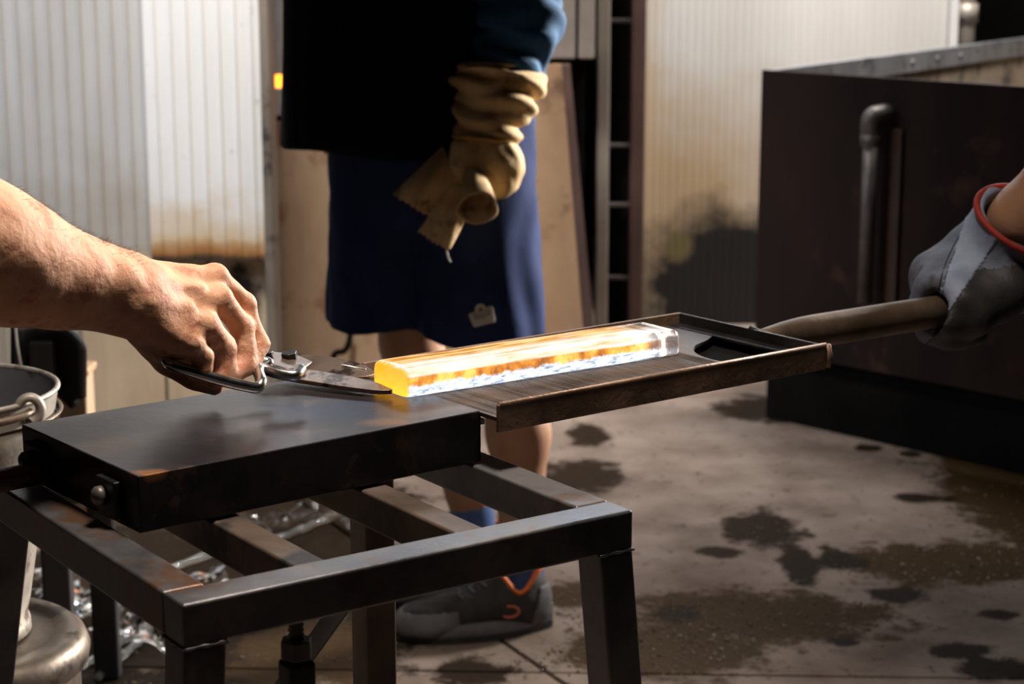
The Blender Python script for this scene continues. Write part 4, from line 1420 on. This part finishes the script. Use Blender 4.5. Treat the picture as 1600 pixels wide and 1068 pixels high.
def hq(s, a, r):
    """point around the handle: distance along, angle (0 = up, 90 = towards the camera), radius"""
    return hc + gx * s + (gz * math.cos(R(a)) - gy * math.sin(R(a))) * r


cuff0, cuff1 = at(1540, 430, 2.395), at(1598, 340, 2.335)
cdir = nrm(cuff1 - cuff0)


def glove_sdf(P):
    d = None
    for i, s in enumerate((0.318, 0.341, 0.364, 0.386)):
        pts = [(hq(s, a, 0.0335), 0.0135) for a in (-150, -110, -70, -30, 10, 45)] if False else [(hq(s - 0.004 * i, a, 0.0345 + (0.003 if a == -40 else 0)), 0.0138) for a in (60, 10, -40, -95, -150, -200)]
        e = chain(P, pts, 0.004)
        d = e if d is None else smin(d, e, 0.012)
    # back of the hand and palm mass
    d = smin(d, caps(P, at(1462, 432, 2.36), at(1530, 405, 2.38), 0.034, 0.046), 0.025)
    d = smin(d, caps(P, at(1500, 450, 2.34), at(1560, 430, 2.37), 0.046, 0.05), 0.025)
    # thumb laid across the near side of the handle
    d = smin(d, chain(P, [(at(1565, 455, 2.31), 0.034), (at(1520, 490, 2.28), 0.026), (at(1475, 500, 2.27), 0.019), (at(1452, 505, 2.275), 0.013)], 0.01), 0.012)
    # cuff
    d = smin(d, caps(P, cuff0, cuff1 + cdir * 0.03, 0.05, 0.06), 0.03)
    # hollow cuff and the handle's hole
    d = smax(d, (P - cuff1.astype(np.float32)) @ cdir.astype(np.float32), 0.003)
    d = smax(d, -caps(P, cuff0 + cdir * 0.02, cuff1 + cdir * 0.06, 0.04, 0.056), 0.003)
    d = smax(d, -caps(P, hq(0.2, 0, 0), hq(0.55, 0, 0), 0.0197, 0.0197), 0.003)
    d = smax(d, -caps(P, hq(0.295, 0, 0), hq(0.325, 0, 0), 0.028, 0.020), 0.004)
    fold = np.abs(np.sin(((P - cuff0.astype(np.float32)) @ cdir.astype(np.float32)) * 75 + 3 * wob(P, 22, 3)))
    w = np.clip(1 - np.linalg.norm(P - at(1560, 420, 2.37).astype(np.float32), axis=1) / 0.075, 0, 1)
    return d + 0.004 * fold * w + 0.0022 * wob(P, 55, 1)


pr2 = thing('person', (HG[0] + 0.3, HG[1] + 0.2, 0), 'forearm in grey leather glove with red cuff binding, holding the tray handle', 'person')
arm_pts = [(cuff0 + cdir * 0.015, 0.03), (cuff1, 0.037), (cuff1 + cdir * 0.1 + [0.03, 0.02, 0], 0.046), (cuff1 + cdir * 0.24 + [0.1, 0.06, 0], 0.05)]
sdfmk('body', lambda P: chain(P, arm_pts, 0.02) + 0.001 * wob(P, 60, 3), np.min([p for p, r in arm_pts], 0) - 0.07, np.max([p for p, r in arm_pts], 0) + 0.07, 0.006, m_skin_dark, pr2)
glo, ghi = np.array([0.44, 2.18, 0.74]), np.array([0.82, 2.58, 1.06])
gl = sdfmk('glove', glove_sdf, glo, ghi, 0.0032, m_grey_leather, pr2)


def side_plane(P, pa, pb, Yd):
    """signed side of the plane through two photo points, seen edge-on from the aisle"""
    a, b = at(*pa, Yd), at(*pb, Yd)
    n = nrm(np.cross(b - a, a - np.array([0, 0, CAM_H])))
    return (P - a.astype(np.float32)) @ n.astype(np.float32)


def strip_sdf(P):
    a1 = side_plane(P, (1503, 360), (1468, 460), 2.36)      # seam side
    a1b = side_plane(P, (1468, 460), (1456, 520), 2.36)
    a2 = side_plane(P, (1545, 395), (1460, 520), 2.36)
    s1 = np.sign(side_plane(at(1490, 450, 2.36)[None].astype(np.float32), (1503, 360), (1468, 460), 2.36))[0]
    s1b = np.sign(side_plane(at(1490, 480, 2.36)[None].astype(np.float32), (1468, 460), (1456, 520), 2.36))[0]
    s2 = np.sign(side_plane(at(1490, 430, 2.36)[None].astype(np.float32), (1545, 395), (1460, 520), 2.36))[0]
    reg = np.maximum(np.maximum(-s1 * a1, -s1b * a1b), -s2 * a2)
    return np.maximum(reg, (P - at(1490, 440, 2.40).astype(np.float32)) @ np.array([0, 1, 0], np.float32))


def palm_sdf(P):
    a2 = side_plane(P, (1545, 395), (1460, 520), 2.36)
    s2 = np.sign(side_plane(at(1540, 480, 2.36)[None].astype(np.float32), (1545, 395), (1460, 520), 2.36))[0]
    a3 = side_plane(P, (1500, 425), (1620, 405), 2.36)
    s3 = np.sign(side_plane(at(1560, 500, 2.36)[None].astype(np.float32), (1500, 425), (1620, 405), 2.36))[0]
    return np.maximum(-s2 * a2, -s3 * a3 + 0.006 * wob(P, 40, 5))


tag(overlay('seam_panel', gl, strip_sdf, 0.0012, m_grey_leather_light, gl), 'pale grey leather strip with stitched seam')
tag(overlay('palm_patch', gl, palm_sdf, 0.0009, m_palm_leather, gl), 'dark worn palm leather')
# red binding round the cuff mouth
ca = nrm(np.cross(cdir, (0, 0, 1)))
cb = np.cross(ca, cdir)
rim_p = [cuff1 - cdir * 0.002 + (ca * math.cos(t) + cb * math.sin(t)) * (0.0575 + 0.002 * math.sin(3 * t)) for t in np.linspace(0, 2 * math.pi, 48, endpoint=False)]
tag(mk('cuff_binding', *tube(rim_p, 0.0042, 10, closed=True), m_red, gl, smooth=True), 'red cuff binding')
for off in (0, 7):
    sp = [hit(glove_sdf, 1503 - 4 + off - 35 * f - (8 * math.sin(math.pi * f)), 366 + 110 * f, 2.2, 2.5) for f in np.linspace(0.02, 0.95, 18)]
    sp = [p + np.array([0, -0.0012, 0.0006]) for p in sp]
    mk('stitching', *tube(spline(sp, 60), 0.0006, 6), m_palm_leather, gl, smooth=True)

# ------------------------------------------------------------------ standing man
man = thing('person', (-0.14, 3.55, 0), 'standing person in black tunic, blue shorts, tan glove and dark sports shoes', 'person')
legA = [((-0.07, 3.52, 0.90), 0.095), ((-0.01, 3.47, 0.50), 0.058), ((0.012, 3.475, 0.36), 0.056), ((0.02, 3.46, 0.2), 0.04), ((0.022, 3.455, 0.06), 0.034)]
legB = [((-0.22, 3.62, 0.90), 0.095), ((-0.195, 3.62, 0.50), 0.056), ((-0.145, 3.64, 0.36), 0.054), ((-0.085, 3.63, 0.2), 0.04), ((-0.06, 3.62, 0.06), 0.034)]
armA = [((-0.03, 3.46, 1.40), 0.055), ((0.035, 3.43, 1.14), 0.042), ((-0.03, 3.39, 0.94), 0.032), ((-0.05, 3.37, 0.86), 0.028)]
armB = [((-0.38, 3.60, 1.40), 0.055), ((-0.36, 3.66, 1.12), 0.042), ((-0.34, 3.60, 0.95), 0.032), ((-0.33, 3.57, 0.9), 0.034)]
fd = nrm(np.array([-0.9, -0.42, 0]))


def man_sdf(P):
    d = ell(P, (-0.15, 3.56, 0.95), (0.17, 0.13, 0.16))
    d = smin(d, ell(P, (-0.19, 3.55, 1.2), (0.165, 0.115, 0.26)), 0.06)
    d = smin(d, caps(P, (-0.04, 3.49, 1.40), (-0.36, 3.60, 1.40), 0.065, 0.065), 0.06)
    d = smin(d, chain(P, legA, 0.03), 0.03)
    d = smin(d, chain(P, legB, 0.03), 0.03)
    d = smin(d, chain(P, armA, 0.02), 0.03)
    d = smin(d, chain(P, armB, 0.02), 0.03)
    nk = np.array([-0.21, 3.54, 1.5])
    d = smin(d, caps(P, (-0.2, 3.55, 1.42), nk, 0.058, 0.055), 0.04)
    hd_ = np.array([-0.235, 3.53, 1.64])
    d = smin(d, ell(P, hd_, (0.088, 0.085, 0.115)), 0.03)
    d = smin(d, ell(P, hd_ + fd * 0.05 + [0, 0, -0.06], (0.055, 0.05, 0.055)), 0.03)
    d = smin(d, caps(P, hd_ + fd * 0.085 + [0, 0, 0.01], hd_ + fd * 0.108 + [0, 0, -0.03], 0.008, 0.014), 0.012)
    sd = np.array([-fd[1], fd[0], 0])
    for s in (1, -1):
        d = smin(d, ell(P, hd_ + sd * s * 0.088 + [0, 0, -0.01], (0.02, 0.02, 0.032)), 0.01)
        d = smax(d, -(np.linalg.norm(P - (hd_ + fd * 0.1 + sd * s * 0.032 + [0, 0, 0.008]).astype(np.float32), axis=1) - 0.016), 0.012)
    d = smax(d, -caps(P, hd_ + fd * 0.108 + sd * 0.022 + [0, 0, -0.062], hd_ + fd * 0.108 - sd * 0.022 + [0, 0, -0.062], 0.004, 0.004), 0.006)
    return d


sdfmk('body', man_sdf, (-0.5, 3.3, 0.02), (0.16, 3.85, 1.78), 0.009, m_skin_dark, man)
hd_ = np.array([-0.235, 3.53, 1.64], np.float32)


def hair_sdf(P):
    d = ell(P, hd_ - fd * 0.008 + [0, 0, 0.012], (0.098, 0.095, 0.12))
    return np.maximum(d + 0.003 * wob(P, 90, 2), ((P - hd_) @ fd.astype(np.float32)) * 0.75 - (P[:, 2] - hd_[2]) - 0.005)


sdfmk('hair', hair_sdf, (-0.4, 3.4, 1.5), (-0.1, 3.7, 1.8), 0.007, m_hair, man)


# tunic
def ring(cx, cy, rx, ry, zf, n=72, fold=0.0, ph=0.0, pw=2.4):
    out = []
    for k in range(n):
        a = 2 * math.pi * k / n
        c_, s_ = math.cos(a), math.sin(a)
        q = (abs(c_) ** pw + abs(s_) ** pw) ** (-1 / pw)
        f = 1 + fold * (math.sin(7 * a + ph) + 0.6 * math.sin(12 * a + 2 * ph))
        out.append((cx + rx * q * c_ * f, cy + ry * q * s_ * f, zf(a) if callable(zf) else zf))
    return np.array(out)


rings = []
for i in range(30):
    f = i / 29
    z = 0.885 + f * 0.56
    sh_ = max(0, (f - 0.72) / 0.28)
    rx = (0.213 - 0.012 * min(1, f * 1.6)) * math.sqrt(max(0.02, 1 - (sh_ * 0.93) ** 2.5))
    ry = (0.165 - 0.02 * min(1, f * 1.6)) * math.sqrt(max(0.02, 1 - (sh_ * 0.86) ** 2.5))
    rings.append(ring(-0.212 + 0.004 * f, 3.55, rx, ry, (lambda a, z=z, f=f: z - 0.012 * math.cos(a) * (1 - f) + 0.004 * math.sin(5 * a) * (1 - f)), fold=0.012 * (1 - f), ph=3 * f))
mk('tunic', *loft(rings), m_black_cloth, man, smooth=True, solid=0.005)


# shorts
def shorts_sdf(P):
    x, y, z = P[:, 0], P[:, 1], P[:, 2]

    def leg(c0, c1, r0, r1, ry0, ry1):
        t = np.clip((0.92 - z) / 0.38, 0, 1.1)
        cx, cy = c0[0] + (c1[0] - c0[0]) * t, c0[1] + (c1[1] - c0[1]) * t
        rx, ry = r0 + (r1 - r0) * t, ry0 + (ry1 - ry0) * t
        a = np.arctan2(y - cy, x - cx)
        f = 1 + 0.035 * np.sin(6 * a + 5 * z) * t + 0.02 * np.sin(11 * a - 9 * z + 2 * np.sin(z * 20)) * t + 0.012 * np.sin(z * 45 + 4 * np.sin(a * 2))
        return (np.sqrt(((x - cx) / rx) ** 2 + ((y - cy) / ry) ** 2) / f - 1) * np.minimum(rx, ry)
    d = leg((-0.075, 3.53), (-0.055, 3.475), 0.115, 0.118, 0.13, 0.125)
    e = leg((-0.22, 3.59), (-0.238, 3.61), 0.12, 0.118, 0.13, 0.125)
    h_ = ell(P, (-0.15, 3.56, 0.92), (0.178, 0.14, 0.22))
    d = smin(smin(d, e, 0.025), h_, 0.04)
    d = np.maximum(d, -(d + 0.005)) if False else d
    hem = (0.548 + 0.006 * np.sin(x * 26)) - z
    return smax(smax(d, -(d + 0.02), 0.004), np.maximum(hem, z - 1.0), 0.003)


so = sdfmk('shorts', shorts_sdf, (-0.4, 3.42 - 0.1, 0.53), (0.12, 3.8, 1.02), 0.005, m_shorts, man)
# crest patch with printed lines
pc = hit(shorts_sdf, 753, 493, 3.2, 3.6)
pl1, pl2 = hit(shorts_sdf, 738, 496, 3.2, 3.6), hit(shorts_sdf, 770, 490, 3.2, 3.6)
pu1, pu2 = hit(shorts_sdf, 752, 478, 3.2, 3.6), hit(shorts_sdf, 754, 508, 3.2, 3.6)
ex = nrm(pl2 - pl1)
ez = nrm((pu1 - pu2) - ex * np.dot(pu1 - pu2, ex))
en = nrm(np.cross(ex, ez))
if en[1] > 0:
    en = -en
sc_ = 3.52 / 3000


def pp_(x_, y_):
    return pc + ex * x_ * sc_ + ez * y_ * sc_ + en * 0.004


out_ = [(-13.5, -15), (17, -13), (19, -9), (18.5, 10), (16, 12), (7, 10.5)] + [(0.0 + 8.5 * math.cos(R(a)), 9 + 9.5 * math.sin(R(a))) for a in range(15, 180, 20)] + [(-9, 8), (-16, 7), (-19.5, 5), (-16, -12)]
pt_ = mk('crest_patch', *prism([pp_(*q) for q in out_], -en * 0.003), m_patch, so)
for i, (y_, a_, b_) in enumerate(((5.2, -13, -5), (5.8, 4, 15), (2.2, -13.5, 15), (-0.8, -13.5, 15), (-3.6, -13, 7))):
    mk('print_line', *prism([pp_(a_, y_ + a_ * 0.07), pp_(b_, y_ + b_ * 0.07), pp_(b_, y_ + 1.1 + b_ * 0.07), pp_(a_, y_ + 1.1 + a_ * 0.07)], en * 0.0006), m_patch_dark, pt_)
mk('crest_print', *prism([pp_(0.0 + 3.4 * math.cos(R(a)), 9.6 + 3.4 * math.sin(R(a))) for a in range(0, 360, 24)], en * 0.0006), m_patch_dark, pt_)


# sleeve and gauntlet as folded lofts
def folded(path, radii, flat, n, amp, freq, seed, lean=1.0, sharp=1.0):
    """path of centres; rings normal to it, with diagonal cloth folds"""
    C_ = spline(path, 90)
    m = len(C_)
    t = np.linspace(0, 1, m)
    rr = np.interp(t, np.linspace(0, 1, len(radii)), radii)
    rg = np.random.default_rng(seed)
    ph = rg.uniform(0, 6.28, 8)
    out = []
    arc = np.concatenate([[0], np.cumsum(np.linalg.norm(np.diff(C_, axis=0), axis=1))])
    for i in range(m):
        tg = nrm(C_[min(i + 1, m - 1)] - C_[max(i - 1, 0)])
        sx_ = nrm(np.cross(tg, (0, 1, 0)))
        sy_ = np.cross(sx_, tg)
        row = []
        for k in range(n):
            a = 2 * math.pi * k / n
            w1 = math.sin(arc[i] * freq + lean * math.sin(a + ph[0]) * 2.2 + 0.8 * math.sin(2 * a + ph[1] + arc[i] * 20))
            w2 = math.sin(arc[i] * freq * 1.73 - lean * math.sin(a + ph[2]) * 2.8 + ph[3] + math.sin(3 * a + ph[4]))
            w1 = math.copysign(abs(w1) ** sharp, w1)
            env = min(1, i / 5, (m - 1 - i) / 5)
            f = 1 + amp * env * (w1 + 0.6 * w2)
            row.append(C_[i] + (sx_ * math.cos(a) + sy_ * math.sin(a) * flat) * rr[i] * f)
        out.append(np.array(row))
    return out


YA = 3.42
slv = folded([np.array([-0.035, 3.47, 1.42]), np.array([0.02, 3.44, 1.28]), at(812, 0, YA), at(812, 50, YA), at(797, 95, YA - 0.01), at(782, 140, YA - 0.03)],
             [0.085, 0.078, 0.07, 0.071, 0.062, 0.045], 1.0, 72, 0.085, 70, 4, 1.3, 0.8)
mk('sleeve', *loft(slv), m_denim, man, smooth=True, solid=0.003)
gnt = folded([at(781, 106, YA - 0.01), at(779, 128, YA - 0.015), at(772, 160, YA - 0.03), at(764, 190, YA - 0.04), at(757, 222, YA - 0.045)],
             [0.073, 0.08, 0.070, 0.058, 0.054], 0.95, 96, 0.085, 140, 9, 1.2, 0.8)
gv = mk('gauntlet', *loft(gnt), m_tan, man, smooth=True, solid=0.004)
YG = YA - 0.05
bnd = [at(757 + 47 * math.cos(t), 217 + 0 * math.sin(t), YG - 0.0 + 0.052 * math.sin(t)) + [0, 0, -0.004 * math.cos(t)] for t in np.linspace(0, 2 * math.pi, 40, endpoint=False)]
mk('cuff_seam', *tube(bnd, 0.0045, 8, closed=True), m_tan_seam, gv, smooth=True)


def mglove_sdf(P):
    d = caps(P, at(757, 222, YG), at(762, 250, YG - 0.005), 0.05, 0.054)
    d = smin(d, ell(P, at(775, 268, YG - 0.005), (0.047, 0.045, 0.047)), 0.03)
    for i, dy in enumerate((-0.033, -0.011, 0.012, 0.034)):
        pts = [(at(793 - 2 * i, 268, YG + dy), 0.0155), (at(784 - 2 * i, 297 - 2 * abs(i - 1), YG + dy), 0.0145), (at(756, 302 - 2 * i, YG + dy), 0.0135), (at(738, 285, YG + dy), 0.012)]
        d = smin(d, chain(P, pts, 0.006), 0.008)
    d = smin(d, chain(P, [(at(725, 232, YG - 0.02), 0.024), (at(722, 258, YG - 0.035), 0.019), (at(735, 278, YG - 0.045), 0.016)], 0.006), 0.012)
    d = smax(d, P[:, 2] - at(757, 214, YG)[2], 0.004)
    return d + 0.0035 * wob(P, 48, 6) + 0.0016 * wob(P, 110, 2)


sdfmk('glove_hand', mglove_sdf, at(690, 330, YG) - [0, 0.09, 0], at(835, 205, YG) + [0, 0.09, 0], 0.0042, m_tan, gv)

# the empty second glove dangling from that hand
eg = thing('empty_glove', at(720, 330, 3.3), 'limp empty tan glove dangling from the standing person\'s gloved hand', 'glove')
cn = []
for i in range(16):
    f = i / 15
    c_ = at(737 + 9 * f, 268 + 58 * f, 3.31 - 0.06 * f)
    ax_ = nrm(at(746, 326, 3.25) - at(737, 268, 3.31))
    s_ = nrm(np.cross(ax_, (0, 1, 0)))
    q_ = np.cross(s_, ax_)
    r_ = 0.012 + 0.021 * f ** 0.8
    cn.append(np.array([c_ + s_ * r_ * 1.05 * math.cos(a) + q_ * r_ * 0.8 * math.sin(a) + ax_ * 0.012 * math.sin(a) * f + s_ * 0.002 * math.sin(4 * a + 5 * f) for a in np.linspace(0, 2 * math.pi, 40, endpoint=False)]))
mk('rolled_cuff', *loft(cn), m_tan, eg, smooth=True, solid=0.003)


def patch(c00, c10, c11, c01, bend, seed, nu=26, nv=26):
    ph = np.random.default_rng(seed).uniform(0, 6.28, 4)

    def f(u_, v_):
        p = (1 - u_) * (1 - v_) * c00 + u_ * (1 - v_) * c10 + u_ * v_ * c11 + (1 - u_) * v_ * c01
        o = bend * math.sin(math.pi * u_) + 0.006 * math.sin(5 * u_ + 3 * v_ + ph[0]) + 0.003 * math.sin(13 * u_ - 6 * v_ + ph[1])
        ed = 0.0025 * math.sin(40 * u_ + ph[2]) * v_ ** 6
        return p + np.array([0, -o, ed])
    return gridsurf(f, nu, nv)


mk('flap', *patch(at(706, 285, 3.32), at(748, 300, 3.31), at(703, 389, 3.29), at(653, 362, 3.30), 0.012, 2), m_tan, eg, smooth=True, solid=0.003)
mk('flap', *patch(at(692, 228, 3.37), at(722, 282, 3.35), at(672, 338, 3.33), at(615, 302, 3.36), 0.016, 5), m_tan, eg, smooth=True, solid=0.003)
mk('fray', *tube(spline([at(694, 382, 3.285), at(698, 392, 3.285), at(700, 402, 3.285), at(704, 409, 3.285)], 16), 0.0016, 6), m_thread, eg, smooth=True)
mk('fray', *tube(spline([at(706, 350, 3.285), at(705, 365, 3.285), at(699, 376, 3.285), at(690, 384, 3.285)], 16), 0.0014, 6), m_thread, eg, smooth=True)


# shoes and socks
def shoe(heel, toe, label):
    heel, toe = np.asarray(heel, float), np.asarray(toe, float)
    fx_ = nrm(toe - heel)
    L_ = np.linalg.norm(toe - heel)
    fy_ = np.array([-fx_[1], fx_[0], 0])
    k = L_ / 0.3
    Mx = np.stack([fx_, fy_, [0, 0, 1]]).astype(np.float32)
    hl_ = heel.astype(np.float32)

    def up_sdf(P):
        q = ((P - hl_) @ Mx.T) / k
        d = ell(q, (0.055, 0, 0.055), (0.05, 0.037, 0.062))
        d = smin(d, caps(q, (0.068, 0, 0.05), (0.075, 0, 0.1), 0.041, 0.041), 0.02)
        d = smin(d, caps(q, (0.1, 0, 0.06), (0.2, 0.002, 0.042), 0.043, 0.038), 0.03)
        d = smin(d, ell(q, (0.245, 0.002, 0.034), (0.058, 0.049, 0.036)), 0.025)
        d = smax(d, 0.018 - q[:, 2], 0.004)
        top = q[:, 2] - (0.1 + 0.022 * np.cos((q[:, 0] - 0.03) / 0.09 * 6.28))
        d = smax(d, top, 0.005)
        d = smax(d, -caps(q, (0.066, 0, 0.07), (0.07, 0, 0.16), 0.028, 0.037), 0.004)
        return (d + 0.0009 * wob(q, 130, 3)) * k
    c_ = [heel + fx_ * a + fy_ * b for a in (-0.02, L_ + 0.03) for b in (-0.075, 0.075)]
    lo = np.min(c_, 0) - [0, 0, 0.005]
    hi = np.max(c_, 0) + [0, 0, 0.15]
    s = sdfmk('shoe', up_sdf, lo, hi, 0.0042, m_shoe, man)
    tag(s, label)

    def loc(a, b, c):
        return heel + (fx_ * a + fy_ * b + np.array([0, 0, 1]) * c) * k
    out = []
    for t in np.linspace(0, 2 * math.pi, 44, endpoint=False):
        a = 0.152 + 0.151 * math.cos(t)
        wdt = 0.046 + 0.008 * math.cos(t) - 0.004 * math.cos(2 * t)
        out.append((a, wdt * math.sin(t) * (1 + 0.06 * math.cos(3 * t))))
    rg = []
    for (z_, g_) in ((0.010, 0.985), (0.016, 1.02), (0.024, 1.02), (0.032, 0.97), (0.034, 0.9)):
        rg.append(np.array([loc(a if a > .05 else a, b * g_, z_ + 0.012 * max(0, (a - 0.22) / 0.09) ** 2 + (0.012 * max(0, (0.06 - a) / .06) if z_ > 0.02 else 0)) for a, b in out]))
    mk('sole', *loft(rg, True, True), m_sole, s, smooth=True)
    rg = [np.array([loc(a, b * 1.0, z_ + 0.012 * max(0, (a - 0.22) / 0.09) ** 2) for a, b in out]) for z_ in (0.0, 0.012)]
    mk('outsole', *loft(rg, True, True), m_outsole, s)
    # padded orange collar line
    cl = []
    for t in np.linspace(0, 2 * math.pi, 40, endpoint=False):
        a = 0.07 + 0.047 * math.cos(t)
        cl.append(loc(a, 0.0375 * math.sin(t), 0.1 + 0.021 * math.cos((a - 0.03) / 0.09 * 6.28) + 0.003))
    tag(mk('collar', *tube(cl, [0.0058 if abs(i - 20) < 7 else 0.0042 for i in range(40)], 8, closed=True), m_orange, s, smooth=True), 'orange collar edge')
    # heel counter and toe cap shells following the upper
    def heel_sdf(P):
        q = ((P - hl_) @ Mx.T) / k
        return np.maximum(q[:, 0] - 0.045 + 0.25 * (q[:, 2] - 0.05), q[:, 2] - 0.088)

    def toe_sdf(P):
        q = ((P - hl_) @ Mx.T) / k
        return np.maximum(0.215 - q[:, 0] - 0.6 * np.abs(q[:, 1]), q[:, 2] - 0.058)
    overlay('heel_counter', s, heel_sdf, 0.0015, m_shoe_grey, s)
    overlay('toe_cap', s, toe_sdf, 0.0015, m_shoe_grey, s)
    # laces across the instep
    for i in range(4):
        a = 0.135 + 0.022 * i
        zt = 0.093 - 0.0085 * i
        pts = [loc(a + 0.006 * (j % 2), -0.024 + 0.012 * j, zt + 0.012 * math.cos((j - 2) / 2 * 1.2) - 0.002) for j in range(5)]
        mk('lace', *tube(spline(pts, 16), 0.0028, 6), m_shoe_grey, s, smooth=True)
    # curved mark on the side facing the aisle
    sgn = -1 if (fy_[1] > 0) else 1
    mkp = []
    for t in np.linspace(R(70), R(310), 18):
        a, z_ = 0.098 + 0.017 * math.cos(t), 0.052 + 0.011 * math.sin(t)
        y_ = sgn * 0.1
        q0 = loc(a, y_, z_)
        dv = -sgn * fy_
        st_ = 0.0
        for _ in range(40):
            val = float(up_sdf((q0 + dv * st_)[None].astype(np.float32))[0])
            st_ += val * 0.8
        mkp.append(q0 + dv * (st_ - 0.0012))
    tag(mk('side_mark', *tube(mkp, 0.0028, 6), M('salmon_print', (0.5, 0.14, 0.1), None, rough=0.7) if 'salmon_print' not in bpy.data.materials else bpy.data.materials['salmon_print'], s, smooth=True), 'curved salmon mark on the shoe side')
    return s


shoe((0.078, 3.43, 0.0), (-0.215, 3.345, 0.0), 'near shoe, dark grey with orange collar')
shoe((0.01, 3.655, 0.0), (-0.275, 3.525, 0.0), 'far shoe, dark with pale toe')
for nm_, lg_, top_ in (('sock', legA, 0.135), ('sock', legB, 0.21)):
    P_, R_ = [np.array(p) for p, r in lg_[-2:]], [r for p, r in lg_[-2:]]
    a_, b_ = P_[0], P_[1]
    pts, rs2 = [], []
    for z_ in np.linspace(0.045, top_, 12):
        t_ = (z_ - a_[2]) / (b_[2] - a_[2])
        pts.append(a_ + (b_ - a_) * t_)
        rs2.append(R_[0] + (R_[1] - R_[0]) * t_ + 0.003 + (0.0012 if z_ > top_ - 0.02 else 0))
    mk(nm_, *tube(pts, rs2, 24, cap=False), m_sock, man, smooth=True, solid=0.002)
